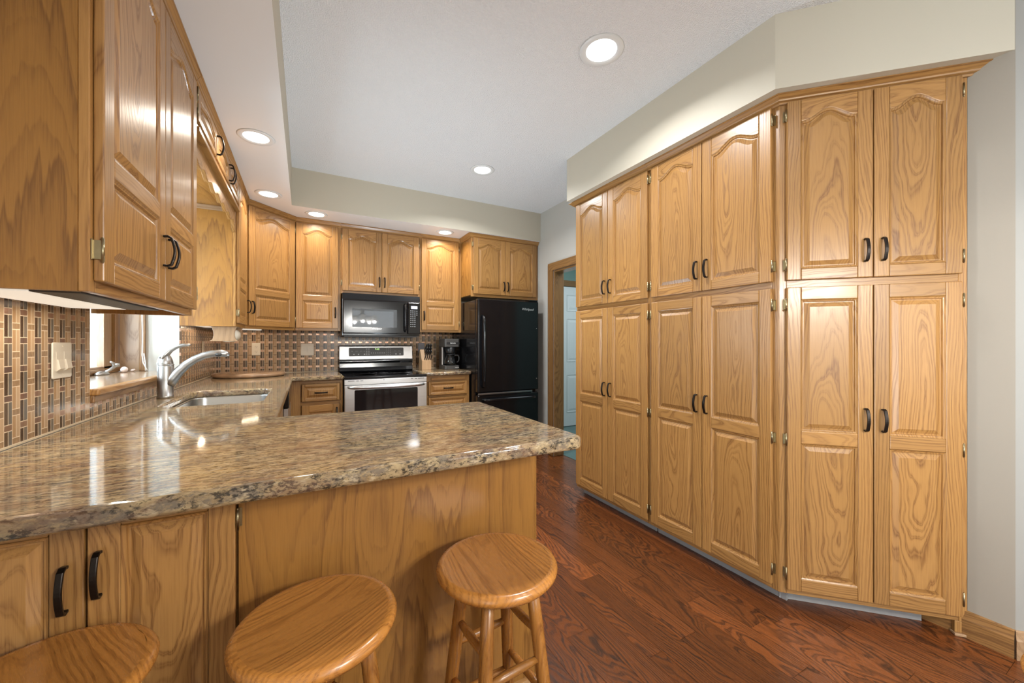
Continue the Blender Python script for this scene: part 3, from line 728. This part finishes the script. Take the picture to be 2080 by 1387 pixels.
# peninsula
PX0, PX1, PY = XL+.012, .762, 1.235
t = thing('base_cabinet', 'oak peninsula base cabinet with plain panel behind the stools', 'cabinet', (PX0, PY, 0))
wd = PX1-PX0
m = MB(); m.box(0, wd, .019, .535, .0, .919, g='z', style='flat'); m.build('body', OAKV, t)
sp = -.155-PX0
m = MB(); m.box(sp, wd-.0, .004, .0185, .0, .919, g='z', off=(-.05, -.02, -.06), tone=.45); m.build('back_panel', OAKV, t, bevel=.001)
m = MB(); m.box(0, .03, .0, .0185, .0, .919, g='z', style='straight'); m.box(.03, sp, .0, .0185, .0, .12, g='x', style='straight'); m.box(.03, sp, .001, .0185, .86, .919, g='x', style='straight'); m.build('face_frame', OAK, t)
xm = -.434-PX0
door(t, .03, xm-.002, .10, .895, [(.16, .835, 0)], handle=(xm-.032, .715, True))
door(t, xm+.002, sp-.004, .10, .895, [(.16, .835, 0)], handle=(xm+.022, .735, True), hinges=((sp+.001, .80, 1), (sp+.001, .2, 1)))
m = MB(); m.prism_x([(.004, 0), (-.012, 0), (-.012, .004), (-.006, .014), (.004, .018)], sp, wd, g='x'); m.build('shoe_molding', OAK, t)
m = MB(); m.box(wd+.0002, wd+.006, .004, .535, 0, .919, g='Y', style='flat'); m.build('end_panel', OAKV, t)
# sink run (faces +X)
t = basebox('oak sink base cabinet below the faucet, hidden behind the peninsula', (-.139, 1.775), PI/2, 1.455, .60, body_top=.735)
m = MB(); m.box(0, 1.455, 0, .0185, .1, .919, g='x', style='mid'); m.build('face_frame', OAK, t)
for x0, x1 in ((.03, .45), (.50, .95), (.955, 1.40)): door(t, x0, x1, .12, .70, [(.18, .64, 0)], handle=(x1-.03, .6, True))
# dishwasher next to the corner
t = thing('dishwasher', 'black and steel dishwasher seen edge on, left of corner drawers', 'dishwasher', (-.139, 3.233, 0), PI/2)
m = MB(); m.box(0.002, .598, 0, .55, .08, .915); m.build('body', BLACKM, t)
m = MB(); m.box(0.004, .596, -.03, -.0005, .12, .78); m.build('door', STEEL, t, bevel=.004)
m = MB(); m.box(0.004, .596, -.036, -.0005, .783, .912); m.build('control_panel', BLACK, t, bevel=.006)
m = MB(); m.box(0.01, .59, .03, .5, .001, .0795); m.build('toe_kick', BLACKM, t)
# corner filler + left drawer base (faces -Y)
t = basebox('oak drawer base cabinet in the corner left of the range', (-.138, 3.904), 0, .446, .59)
m = MB(); m.box(0, .10, 0, .0185, .1, .919, g='z', style='straight'); m.box(.426, .446, 0, .0185, .1, .919, g='z', style='straight')
for a, b in ((.1, .125), (.70, .73), (.895, .919)): m.box(.10, .426, .0003, .0185, a, b, g='x', style='straight')
m.build('face_frame', OAK, t)
def drawer(t, x0, x1, z0, z1, hz=None):
    d = door(t, x0, x1, z0, z1, [(z0+.022, z1-.022, 0)], st=.024, name='drawer')
    pull(d, (x0+x1)/2, hz or (z0+z1)/2, False, -.02); return d
drawer(t, .112, .42, .735, .888)
door(t, .112, .42, .13, .70, [(.19, .64, 0)], handle=(.395, .62, True))
t = basebox('oak drawer base cabinet right of the range, below the coffee maker', (1.083, 3.904), 0, .482, .59)
m = MB(); m.box(0, .025, 0, .0185, .1, .919, g='z', style='straight'); m.box(.457, .482, 0, .0185, .1, .919, g='z', style='straight')
for a, b in ((.1, .125), (.42, .44), (.70, .712), (.86, .919)): m.box(.025, .457, .0003, .0185, a, b, g='x', style='straight')
m.build('face_frame', OAK, t)
drawer(t, .03, .452, .718, .858); drawer(t, .03, .452, .44, .695); drawer(t, .03, .452, .13, .42)
m = MB(); m.box(.06, .43, -.014, -.0005, .872, .896, g='x', style='straight'); m.build('pullout_board', OAK, t, bevel=.003)

# ------------------------------------------------------------------ countertops, sink
def rrect(x0, x1, y0, y1, r, n=8):
    pts = []
    for cx, cy, a0 in ((x1-r, y0+r, -PI/2), (x1-r, y1-r, 0), (x0+r, y1-r, PI/2), (x0+r, y0+r, PI)):
        for i in range(n+1): a = a0+PI/2*i/n; pts.append((cx+r*math.cos(a), cy+r*math.sin(a)))
    return pts
def slab(name, loops, ztop, th, mat, bev=.012):
    c = bpy.data.curves.new(name, 'CURVE'); c.dimensions = '2D'; c.fill_mode = 'BOTH'; c.extrude = th/2-bev; c.bevel_depth = bev; c.bevel_resolution = 3; c.offset = -bev
    for lp in loops:
        s = c.splines.new('POLY'); s.points.add(len(lp)-1); s.use_cyclic_u = True
        for p, q in zip(s.points, lp): p.co = (q[0], q[1], 0, 1)
    t = bpy.data.objects.new(name+'_tmp', c); COL.objects.link(t); bpy.context.view_layer.update()
    me = bpy.data.meshes.new_from_object(t.evaluated_get(bpy.context.evaluated_depsgraph_get()))
    bpy.data.objects.remove(t); bpy.data.curves.remove(c)
    o = bpy.data.objects.new(name, me); COL.objects.link(o); me.materials.clear(); me.materials.append(mat); o.location = (0, 0, ztop-th/2)
    return o
XI, YI = -.0985, 3.8535
pc = .035
corner = [(.787-pc+pc*math.cos(a), .974+pc+pc*math.sin(a)) for a in [(-PI/2)+PI/2*i/6 for i in range(7)]]
lp = [(XL+.009, .974)]+corner+[(.787, 1.80), (.769, 1.819), (XI, 1.819), (XI, YI), (.3115, YI), (.3115, YB-.009), (XL+.009, YB-.009)]
SX0, SX1, SY0, SY1 = -.605, -.195, 2.33, 3.02
hole = rrect(SX0, SX1, SY0, SY1, .075)
o = slab('countertop', [lp, hole[::-1]], C, .04, GRANITE)
tag(o, 'long granite countertop wrapping from the peninsula round the sink to the range', 'countertop')
o = slab('countertop', [[(1.0765, YI), (1.568, YI), (1.568, YB-.009), (1.0765, YB-.009)]], C, .04, GRANITE)
tag(o, 'short granite countertop between the range and the refrigerator', 'countertop')
sk = thing('sink', 'stainless undermount kitchen sink in front of the window', 'sink', ((SX0+SX1)/2, (SY0+SY1)/2, .735))
m = MB(); vs = []; fs = []
cx, cy = (SX0+SX1)/2, (SY0+SY1)/2
secs = [(.018, .1845), (-.004, .1845), (-.006, .178), (-.008, .05), (-.02, .022), (-.05, .008), (-.09, .006)]
for ins, z in secs:
    for p in rrect(SX0-ins, SX1+ins, SY0-ins, SY1+ins, max(.02, .075+ins*.8)): vs.append((p[0]-cx, p[1]-cy, z))
N = len(hole)
for r in range(len(secs)-1): fs += [(r*N+i, r*N+(i+1) % N, (r+1)*N+(i+1) % N, (r+1)*N+i) for i in range(N)]
fs.append(tuple((len(secs)-1)*N+i for i in range(N)))
m.add(vs, fs, smooth=True); m.build('bowl', SINKS, sk)
m = MB(); m.lathe([(0, .0), (.02, .0), (.03, .004), (.043, .004), (.045, 0)], (0, .0, .007), 24); m.build('drain', NICKEL, sk)

# faucet, in the plane y = const, spout towards +X
fc = thing('faucet', 'brushed nickel kitchen faucet with curved spout and lever behind the sink', 'faucet', (-.668, 2.735, C))
m = MB(); m.lathe([(.0, 0), (.036, 0), (.036, .012), (.034, .014), (.0345, .10), (.0355, .172), (.0345, .176), (0, .177)], n=36); m.build('body', NICKEL, fc)
m = MB()
P = [(.012, 0, .075), (.03, 0, .105), (.058, 0, .143), (.09, 0, .178), (.125, 0, .205), (.165, 0, .226), (.205, 0, .237), (.242, 0, .239), (.268, 0, .233), (.282, 0, .226)]
m.tube(P, [.031, .029, .025, .022, .0205, .0195, .020, .0212, .0185, .007], 18); m.build('spout', NICKEL, fc)
m = MB(); m.lathe([(0, 0), (.009, 0), (.011, .002), (.0, .003)], n=16); q = m.build('spray_button', DARKG, fc); q.location = (.235, -.0195, .232); q.rotation_euler = (PI/2, 0, 0); q.scale = (1.5, 1, 1)
m = MB()
m.lathe([(.0345, .180), (.035, .187), (.032, .204), (.026, .221), (.017, .236), (.008, .243), (0, .244)], (-.002, 0, 0), 30)
P = [(-.010, 0, .212), (.002, 0, .237), (.022, 0, .259), (.046, 0, .275), (.074, 0, .285), (.10, 0, .287), (.108, 0, .285)]
m.tube(P, [.026, .021, .015, .0115, .0105, .011, .006], 14, sec=(1.25, .8)); m.build('lever', NICKEL, fc)
m = MB(); m.lathe([(.0352, .1765), (.0366, .178), (.0366, .1805), (.0352, .182)], n=36); m.build('collar_ring', NICKEL, fc)

# round board
bd = MB(); bd.lathe([(0, 0), (.262, 0), (.276, .007), (.28, .016), (.276, .027), (.262, .034), (0, .034)], n=64)
o = tag(bd.build('round_board', simple('board_stone', (.32, .20, .115), .18, vary=.55, vscale=14)), 'round polished stone board lying flat in the counter corner', 'board'); o.location = (-.437, 4.175, C+.0005)

# ------------------------------------------------------------------ range
rg = thing('range', 'stainless steel electric range with black glass top below the microwave', 'stove', (.3145, 3.834, 0))
W = .758
m = MB(); m.box(.002, W-.002, .0, .62, .02, .925); m.build('body', BLACKM, rg)
m = MB(); m.box(.0, W, -.034, -.0005, .205, .868); dr = m.build('oven_door', STEEL, rg, bevel=.005)
m = MB(); m.prism_y([(p[0], p[1]) for p in rrect(.085, .665, .32, .825, .012, 4)], -.0365, -.0345); m.build('oven_window', OVENG, dr)
m = MB(); n = 14
P = [(.035, -.036, .855), (.04, -.062, .853)]+[(.04+(W-.08)*i/n, -.066-.014*math.sin(PI*i/n), .853-.004*math.sin(PI*i/n)) for i in range(1, n)]+[(W-.04, -.062, .853), (W-.035, -.036, .855)]
m.tube(P, [.010, .012]+[.0165]*(len(P)-4)+[.012, .010], 12); m.build('handle', STEEL, dr)
m = MB(); m.box(0.0, W, -.028, -.0005, .871, .921); vt = m.build('vent_panel', STEEL, rg, bevel=.003)
m = MB()
for a, b in ((.03, .085), (.10, .125), (.135, .16), (.60, .62), (.64, .66), (.67, .73), (.34, .35)): m.box(a, b, -.0286, -.0278, .906, .911)
m.build('vent_slots', BLACKM, vt)
m = MB(); m.box(0.0, W, -.028, -.0005, .03, .20); dw = m.build('drawer', STEEL, rg, bevel=.004)
m = MB(); m.box(-.0, W, -.036, .60, .926, .948); m.build('cooktop', BLACK, rg, bevel=.007, seg=3)
m = MB()
for cx, cy, r in ((.2, .15, .10), (.56, .15, .085), (.2, .42, .08), (.56, .42, .11)): m.lathe([(r, .0), (r+.003, 0.0004), (r+.003, .0)], (cx, cy, .9482), 40)
m.build('burner_rings', DARKG, rg)
m = MB(); m.prism_x([(.555, .948), (.545, .965), (.562, 1.0), (.566, 1.04), (.556, 1.062), (.56, 1.076), (.65, 1.076), (.65, .948)], 0, W); m.build('rear_riser', BLACK, rg, bevel=.003)
m = MB(); m.prism_x([(.548, 1.077), (.556, 1.085), (.574, 1.222), (.585, 1.231), (.65, 1.231), (.65, 1.077)], 0.0, W); bgd = m.build('backguard', STEEL, rg, bevel=.003)
sl = (.574-.556)/(1.222-1.085)
def bgy(z): return .556+(z-1.085)*sl
ang = math.atan(sl)
m = MB(); m.prism_y(rrect(.092, .66, -.045, .045, .008, 3), -.003, .003); q = m.build('control_panel', DARKG, bgd); q.location = (0, bgy(1.162)-.001, 1.162); q.rotation_euler = (-ang, 0, 0)
m = MB(); rr = random.Random(3)
for x in (.12, .24): m.box(x, x+.006, 0, .001, .005, .011)
for x in (.135, .18, .24, .57, .615): m.box(x, x+.012, 0, .001, -.032, -.02)
for x in (.262, .285):
    for z in (.028, .005, -.015, -.033): m.box(x, x+.013, 0, .001, z, z+.006)
for i in range(7): m.box(.315+i*.022, .321+i*.022, 0, .001, -.017, -.008)
for x in (.475, .495, .513):
    for z in (.028, .006, -.014, -.034): m.box(x, x+.004, 0, .001, z, z+.006)
for x in (.155, .2, .555, .60): m.box(x, x+.025, 0, .001, .008, .0095)
q = m.build('button_marks', MARK, bgd); q.location = (0, bgy(1.162)-.0048, 1.162); q.rotation_euler = (-ang, 0, 0)
text('clock_digits', '9:40', .026, DIGG, bgd, (.378, bgy(1.19)-.0046, 1.19), (PI/2-ang, 0, 0))

# ------------------------------------------------------------------ microwave
mw = thing('microwave', 'black over the range microwave below the short oak cabinet', 'microwave', (.3185, 4.104, 1.330))
MH = .42
m = MB(); m.box(.0, .76, .0, .39, .0, MH); m.build('body', BLACK, mw, bevel=.004)
m = MB(); m.prism_x([(-.028, .355), (-.022, .36), (-.006, MH), (-.0005, MH), (-.0005, .355)], 0, .76); m.build('vent_grille', BLACK, mw, bevel=.003)
m = MB(); m.box(.002, .628, -.035, -.0005, .022, .352); dr = m.build('door', BLACK, mw, bevel=.009, seg=3)
m = MB(); m.prism_y(rrect(.055, .555, .055, .30, .012, 4), -.0372, -.0352); m.build('window_border', BLACK, dr)
m = MB(); m.prism_y(rrect(.088, .515, .085, .268, .006, 3), -.039, -.0373); m.build('window', SMOKE, dr)
m = MB(); m.tube([(.598, -.036, .05), (.598, -.062, .06), (.598, -.068, .1), (.598, -.070, .18), (.598, -.068, .27), (.598, -.062, .315), (.598, -.036, .325)], .0125, 12); m.build('handle', BLACK, dr)
m = MB(); m.box(.632, .758, -.033, -.0005, .022, .352); cp = m.build('control_panel', BLACK, mw, bevel=.006)
m = MB(); m.box(.662, .728, -.0342, -.0332, .286, .315); m.build('display', DIGB, cp)
m = MB()
for i in range(4):
    for j in range(9):
        if i == 3 and j > 2: continue
        m.box(.655+i*.021, .664+i*.021, -.0342, -.0332, .26-j*.0205, .268-j*.0205)
m.build('button_marks', MARK, cp)
text('badge', 'Whirlpool', .022, LOGO, dr, (.318, -.0376, .070), (PI/2, 0, 0), .25)
m = MB(); m.box(.02, .74, .03, .36, -.012, -.0005); m.build('underside_filter', GREYD, mw)

# ------------------------------------------------------------------ refrigerator
fr = thing('refrigerator', 'black bottom freezer refrigerator beside the doorway wall', 'refrigerator', (1.580, 3.70, 0))
FW = .745
m = MB(); m.box(0, FW, .07, .76, .03, 1.712); m.build('body', BLACK, fr, bevel=.004)
m = MB(); m.box(.0, FW, .0, .066, .735, 1.722); dr = m.build('door', BLACK, fr, bevel=.014, seg=4)
m = MB(); m.box(.0, FW, .0, .066, .07, .712); fz = m.build('freezer_drawer', BLACK, fr, bevel=.014, seg=4)
m = MB(); m.tube([(.055, -.001, .80), (.055, -.035, .815), (.055, -.047, .87)]+[(.055, -.05-.006*math.sin(PI*i/6), .87+.6*i/6) for i in range(1, 6)]+[(.055, -.047, 1.47), (.055, -.035, 1.525), (.055, -.001, 1.54)], .0145, 12); m.build('handle', BLACK, dr)
m = MB(); m.tube([(.06, -.001, .655), (.075, -.035, .66), (.12, -.045, .662), (.62, -.045, .662), (.67, -.035, .66), (.685, -.001, .655)], .0145, 12); m.build('handle', BLACK, fz)
m = MB(); m.box(.0, FW*.88, -.012, .0, .7135, .7335); m.build('trim_strip', mk_steel('steel_dark', (.35, .35, .36), .3, 0), fr, bevel=.004)
m = MB(); m.box(.62, .735, .0, .10, 1.7225, 1.738); m.build('hinge_cover', BLACK, fr, bevel=.004)
m = MB()
for z in (1.42, .86): m.lathe([(0, 0), (.004, 0), (.0, .002)], (FW-.03, -.0008, z), 10, 'y')
m.build('screw_caps', LOGO, dr)
m = MB()
for x in (.06, FW-.06):
    for y in (.12, .7): m.lathe([(0, 0), (.02, 0), (.02, .03), (0, .03)], (x, y, .0005), 12)
m.build('feet', BLACKM, fr)
text('badge', 'Whirlpool', .036, LOGO, dr, (.60, -.0014, 1.63), (PI/2, 0, 0), .3)

# ------------------------------------------------------------------ small things by the range
cm = thing('coffee_maker', 'black and grey drip coffee maker against the refrigerator side', 'coffee maker', (1.366, 4.13, C+.0005))
m = MB(); m.prism_z(rrect(0, .175, 0, .225, .02, 4), 0, .045); m.build('base', DARKG, cm, bevel=.004)
m = MB(); m.box(.002, .173, .135, .224, .0455, .252); m.build('tower', BLACKM, cm, bevel=.006)
m = MB(); m.prism_z(rrect(0, .175, 0.0, .225, .02, 4), .2525, .345); hd = m.build('brew_head', DARKG, cm, bevel=.006)
m = MB(); m.box(.02, .172, -.002, .01, .281, .306); m.build('head_band', BLACKM, hd)
m = MB(); m.lathe([(.0, .178), (.045, .178), (.05, .19), (.066, .252), (0, .252)], (.0875, .07, 0), 28); m.build('filter_basket', BLACKM, cm)
m = MB(); m.box(.004, .012, .1, .136, .05, .25); m.build('water_gauge', LOGO, cm)
text('badge', 'BUNN', .022, simple('badge_white', (.75, .75, .73), .4), hd, (.095, -.0032, .2935), (PI/2, 0, 0))
m = MB(); m.box(.12, .150, -.0012, .0, .018, .026); m.lathe([(0, 0), (.007, 0), (.006, .004), (0, .005)], (.158, -.004, .022), 12, 'y'); m.build('switch', LOGO, cm)
cf = thing('carafe', 'glass coffee carafe with dark handle inside the coffee maker', 'carafe', (1.366+.0875, 4.13+.068, C+.0462))
m = MB(); m.lathe([(.0, .0), (.055, 0), (.064, .01), (.066, .04), (.060, .075), (.046, .10), (.047, .112), (.045, .112), (.044, .10), (.058, .074), (.064, .04), (.062, .011), (.054, .003), (0, .003)], n=32); m.build('glass_bowl', mk_glass('carafe_glass', (.85, .88, .9)), cf)
m = MB(); m.lathe([(.0, .1125), (.047, .1125), (.048, .12), (.03, .128), (0, .129)], n=28); m.build('lid', BLACKM, cf)
m = MB(); m.bar([(.044, -.02, .113), (.08, -.035, .112), (.092, -.04, .085), (.088, -.038, .05), (.068, -.03, .03)], .008, .006, (.4, .9, 0)); m.build('handle', BLACKM, cf, bevel=.002)
kb = thing('knife_block', 'pale wooden knife block between the range and the coffee maker', 'knife block', (1.135, 4.215, C+.0005))
m = MB(); m.prism_x([(0, 0), (.15, 0), (.115, .215), (.085, .225), (.02, .115), (0, .10)], 0, .105, g='z', style='straight'); m.build('block', BLOCKW, kb, bevel=.002)
def knife(x, y, z, L, rad, label, grp, ang):
    t = thing('kitchen_knife', label, 'knife', (x, y, z), 0, grp)
    d = Vector((.10, -math.cos(ang), math.sin(ang))).normalized()
    m = MB(); P = [d*.006, d*L*.25, d*L*.6, d*L*.92, d*L]
    m.tube([tuple(p) for p in P], [rad*.8, rad*1.05, rad*.95, rad*1.1, rad*.5], 10, sec=(.8, 1.25)); m.build('handle', BLACKM, t)
    m = MB(); m.tube([tuple(d*.0), tuple(d*.007)], rad*.75, 8, sec=(.35, 1.2)); m.build('bolster', NICKEL, t)
    m = MB()
    m.lathe([(0, 0), (rad*.7, 0), (0, rad*.3)], (0, 0, 0), 8); q = m.build('end_cap', NICKEL, t); q.location = tuple(d*L); q.rotation_euler = d.to_track_quat('Z', 'Y').to_euler()
    return t
ns = Vector((0, -(.225-.115), .065)).normalized()
for i in range(3):
    for j in range(3):
        u = .38+.25*i; yy = .02+.065*u; zz = .115+.11*u
        knife(1.135+.048+.024*j, 4.215+yy-.004, C+zz+.004, .078+.012*i, .0095, 'black handled kitchen knife bundled in the upper slots of the knife block', 'large knives in the knife block', math.radians(42))
for j in range(4):
    knife(1.135+.03+.0225*j, 4.215+.008, C+.109, .07, .006, 'slim black steak knife in the lower front row of knife block', 'steak knives in the knife block', math.radians(58))

# paper towel holder
ph = thing('paper_towel_holder', 'wooden paper towel bracket under the narrow cabinet by the corner', 'towel holder', (-.51, 3.41, UB))
def plate(y):
    m = MB(); n = 10; L = []; R = []
    for i in range(n+1):
        u = i/n; w_ = .075-.014*math.sin(PI*u*.95)+(.012 if u > .95 else 0); L.append((-w_, -.0005-.105*u)); R.append((w_, -.0005-.105*u))
    m.prism_y(L+R[::-1], y, y+.016, g='z', style='straight'); m.build('end_plate', OAKP, ph, bevel=.002)
plate(-.008); plate(.285)
m = MB(); m.tube([(0, .009, -.055), (0, .284, -.055)], .010, 12); m.build('rod', OAKP, ph)
pr = MB(); pr.lathe([(.0195, -.128), (.053, -.128), (.053, .128), (.0195, .128), (.0195, -.128)], (0, 0, 0), 32, 'y'); pr.lathe([(.018, -.128), (.0192, -.128), (.0192, .128), (.018, .128), (.018, -.128)], (0, 0, 0), 24, 'y')
o = tag(pr.build('paper_towel_roll', PAPER), 'paper towel roll held in the wooden bracket under the cabinet', 'paper towel'); o.location = (-.487, 3.547, UB-.0555-.0068)
o.location = (-.497, 3.547, UB-.0585)

# ------------------------------------------------------------------ wall plates
def wallplate(label, loc, rz, w_, h_, kind, mat=IVORY, cat='switch', name='switch_plate'):
    t = thing(name, label, cat, loc, rz)
    m = MB(); m.prism_y(rrect(-w_/2, w_/2, -h_/2, h_/2, .006, 4), -.006, -.0005); m.build('plate', mat, t, bevel=.0025)
    if kind == 'outlet':
        for z in (-.022, .022):
            m = MB(); m.prism_y(rrect(-.017, .017, z-.014, z+.014, .008, 4), -.0085, -.0061); r = m.build('receptacle', mat, t)
            m = MB()
            for x in (-.007, .007): m.box(x-.0012, x+.0012, -.0089, -.0086, z-.002, z+.007)
            m.lathe([(0, 0), (.0022, 0), (0, -.0004)], (0, -.0086, z-.008), 8, 'y'); m.build('slots', BLACKM, r)
    elif kind == 'rocker2':
        for x in (-.023, .023):
            m = MB(); m.prism_x([(-.0062, -.033), (-.009, -.033), (-.0066, .033), (-.0062, .033)], x-.0165, x+.0165); m.build('rocker', mat, t, bevel=.001)
    elif kind == 'toggle2':
        for x in (-.024, .024):
            m = MB(); m.box(x-.018, x+.018, -.0072, -.0061, -.036, .03); m.prism_x([(-.0073, -.036), (-.016, -.028), (-.0105, .004), (-.0073, .004)], x-.0155, x+.0155); m.build('dimmer', mat, t, bevel=.001)
        m = MB()
        for z in (-.048, .048): m.lathe([(0, 0), (.003, 0), (.0025, -.0008), (0, -.001)], (0, -.0062, z), 10, 'y')
        m.build('screws', mat, t)
    return t
wallplate('ivory double dimmer plate on the tile left of the window', (XL+.0085, 1.90, 1.198), PI/2, .118, .122, 'toggle2')
wallplate('ivory electrical outlet on the back tile above the round board', (-.42, YB-.0085, 1.198), 0, .072, .122, 'outlet', cat='outlet', name='outlet_plate')
wallplate('ivory double rocker switch on the back tile left of the range', (.021, YB-.0085, 1.19), 0, .118, .122, 'rocker2')
wallplate('ivory outlet on the left tile near the corner, behind the faucet spout', (XL+.0085, 3.99, 1.21), PI/2, .072, .122, 'outlet', cat='outlet', name='outlet_plate')
wallplate('grey outlet on the dark tile behind the knife block', (1.20, YB-.0085, 1.20), 0, .072, .118, 'outlet', simple('grey_plate', (.20, .20, .22), .35), 'outlet', 'outlet_plate')
s_ = .065
wallplate('grey wall outlet low on the angled wall at the right edge', (2.5+s_*k-.0005, .41-s_*k-.0005, .333), -PI/4, .072, .118, 'outlet', simple('grey_plate2', (.42, .40, .38), .35), 'outlet', 'outlet_plate')

# ------------------------------------------------------------------ recessed lights
def can(label, x, y, z, r, pw, col, grp=None):
    t = thing('recessed_light', label, 'ceiling light', (x, y, z), 0, grp)
    m = MB(); m.lathe([(r*.68, -.001), (r*.72, -.0055), (r*.95, -.006), (r, -.0005), (r*.68, -.0002), (r*.68, -.001)], n=48); m.build('trim_ring', WHITE, t)
    m = MB(); m.lathe([(0, -.0024), (r*.675, -.0024), (r*.675, -.0004), (0, -.0004)], n=40); m.build('lens', LENS, t)
    area('recessed_glow', (0, 0, -.012), (0, 0, 0), r*1.3, r*1.3, pw, col, 'DISK', t, spread=math.radians(150))
WARM = (1, .87, .69)
can('recessed light in the left soffit nearest the camera, beside the window cabinet', -.249, 2.66, ZS, .095, 4.6, WARM)
can('recessed light in the soffit in front of the diagonal corner cabinet', -.257, 3.63, ZS, .095, 4.2, WARM)
can('recessed light in the back soffit over the cabinet left of the microwave', .093, 3.99, ZS, .095, 4.2, WARM)
can('recessed light in the back soffit beside the refrigerator cabinet', 1.325, 3.995, ZS, .095, 4.6, WARM)
can('larger recessed ceiling light nearest the pantry and the camera', 1.354, 1.545, ZC, .115, 19, (1, .97, .92))
can('recessed ceiling light in the middle of kitchen, further from camera', 1.37, 3.105, ZC, .105, 19, (1, .97, .92))
can('assumed recessed ceiling light of the dining end, overhead behind the camera', 1.354, -.02, ZC, .115, 6, (1, .97, .92))  # unseen lamp, assumed from stool shadows and the spacing of the others

# ------------------------------------------------------------------ stools
st = thing('bar_stool', 'round oak bar stool at the right end of the peninsula', 'stool', (.490, 1.005, 0), 0, 'round oak stools along the peninsula')
m = MB(); R = .1735
prof = [(0, -.036), (R-.03, -.036), (R-.010, -.031), (R-.001, -.02), (R, -.012), (R-.005, -.004), (R-.012, 0), (R-.020, -.0005), (0, -.010)]
n = 64
# seat of glued boards: one lathe whose grain runs along local y, tone by strip
vs = []; fs = []
for r, h in prof:
    for i in range(n): a = 2*PI*i/n; vs.append((r*math.cos(a), r*math.sin(a), .63+h))
for j in range(len(prof)-1):
    for i in range(n): fs.append((j*n+i, j*n+(i+1) % n, (j+1)*n+(i+1) % n, (j+1)*n+i))
m.add(vs, fs[:-n], g='y', smooth=True, off=(.03, .02, .2))
# dished top split in strips
strips = [-.16, -.095, -.035, .03, .085, .16]
rt = prof[-2][0]; 
ring = (len(prof)-2)*n
top = []
for q in range(5):
    a, b = strips[q], strips[q+1]; K = 14
    xs = [max(-rt, min(rt, a+(b-a)*i/K)) for i in range(K+1)]
    vs2 = []; fs2 = []
    M = 16
    for x in xs:
        hy = math.sqrt(max(0, rt*rt-x*x))
        for jj in range(M+1):
            y = -hy+2*hy*jj/M; rr_ = math.hypot(x, y)/rt; vs2.append((x, y, .63-.0095+.009*rr_*rr_))
    for i in range(K):
        for jj in range(M): fs2.append((i*(M+1)+jj, (i+1)*(M+1)+jj, (i+1)*(M+1)+jj+1, i*(M+1)+jj+1))
    m.add(vs2, fs2, g='y', smooth=True, tone=random.uniform(.25, .8), off=(random.uniform(-.12, .12), random.uniform(0, .05), random.uniform(-1, 1)))
seat = m.build('seat', OAKS, st)
legs = []
for a in (230, 320, 140, 50):
    a = math.radians(a); top_ = Vector((.098*math.cos(a), .098*math.sin(a), .598)); bot = Vector((.172*math.cos(a), .172*math.sin(a), 0.001))
    m = MB(); m.tube([tuple(bot+(top_-bot)*q) for q in (0, .15, .5, .8, 1)], [.0135, .0165, .019, .0185, .016], 16, g='z'); m.build('leg', OAKS, st); legs.append((top_, bot))
def at(i, z): t_, b_ = legs[i]; q = (z-b_.z)/(t_.z-b_.z); return b_+(t_-b_)*q
for i, j, zs_ in ((0, 1, (.37, .20)), (2, 3, (.37, .20)), (0, 2, (.44, .27)), (1, 3, (.44, .27))):
    for z in zs_:
        p, q = at(i, z), at(j, z); m = MB(); m.tube([tuple(p+(q-p)*e) for e in (.04, .3, .5, .7, .96)], [.009, .0115, .0125, .0115, .009], 12, g='x'); m.build('rung', OAKS, st)
def copy_tree(o, parent=None):
    c = o.copy(); COL.objects.link(c)
    if parent: c.parent = parent
    for ch in list(o.children): copy_tree(ch, c)
    return c
for loc, rz, lab in (((.0265, .993, 0), -PI/2+.5, 'round oak bar stool in the middle, between two others'), ((-.44, 1.034, 0), .5, 'round oak bar stool at the left, below the cabinet handles'), ((1.294, .030, 0), .8, 'round oak stool mostly cut off at the right edge')):
    c = copy_tree(st); c.location = loc; c.rotation_euler = (0, 0, rz); c['label'] = lab

# ------------------------------------------------------------------ chandelier of the dining end (behind the camera, mirrored in the microwave)
ch = thing('chandelier', 'brass chandelier with frosted bell shades behind the camera', 'chandelier', (1.12, -1.0, ZC))
m = MB(); m.tube([(0, 0, -.001), (0, 0, -.85)], .008, 10); m.lathe([(0, 0), (.06, -.001), (.06, -.02), (0, -.03)], n=24); m.lathe([(0, -.72), (.03, -.75), (.045, -.82), (.02, -.9), (0, -.92)], n=20); m.build('stem', BRASS, ch)
for i in range(5):
    a = 2*PI*i/5+.4; cx, cy = .26*math.cos(a), .26*math.sin(a)
    m = MB(); m.tube([(0, 0, -.84), (cx*.5, cy*.5, -.93), (cx*.9, cy*.9, -.93), (cx, cy, -.88)], .007, 8); m.build('arm', BRASS, ch)
    m = MB(); m.lathe([(.03, -.90), (.045, -.92), (.055, -.98), (.085, -1.03), (.083, -1.03), (.052, -.98), (.042, -.922), (.03, -.903), (.03, -.90)], (cx, cy, 0), 24); m.build('shade', SHADE, ch)
    l = bpy.data.lights.new('chandelier_bulb', 'POINT'); l.energy = 30; l.color = (1, .93, .82); l.shadow_soft_size = .03
    lo = bpy.data.objects.new('chandelier_bulb', l); COL.objects.link(lo); lo.parent = ch; lo.location = (cx, cy, -1.045)
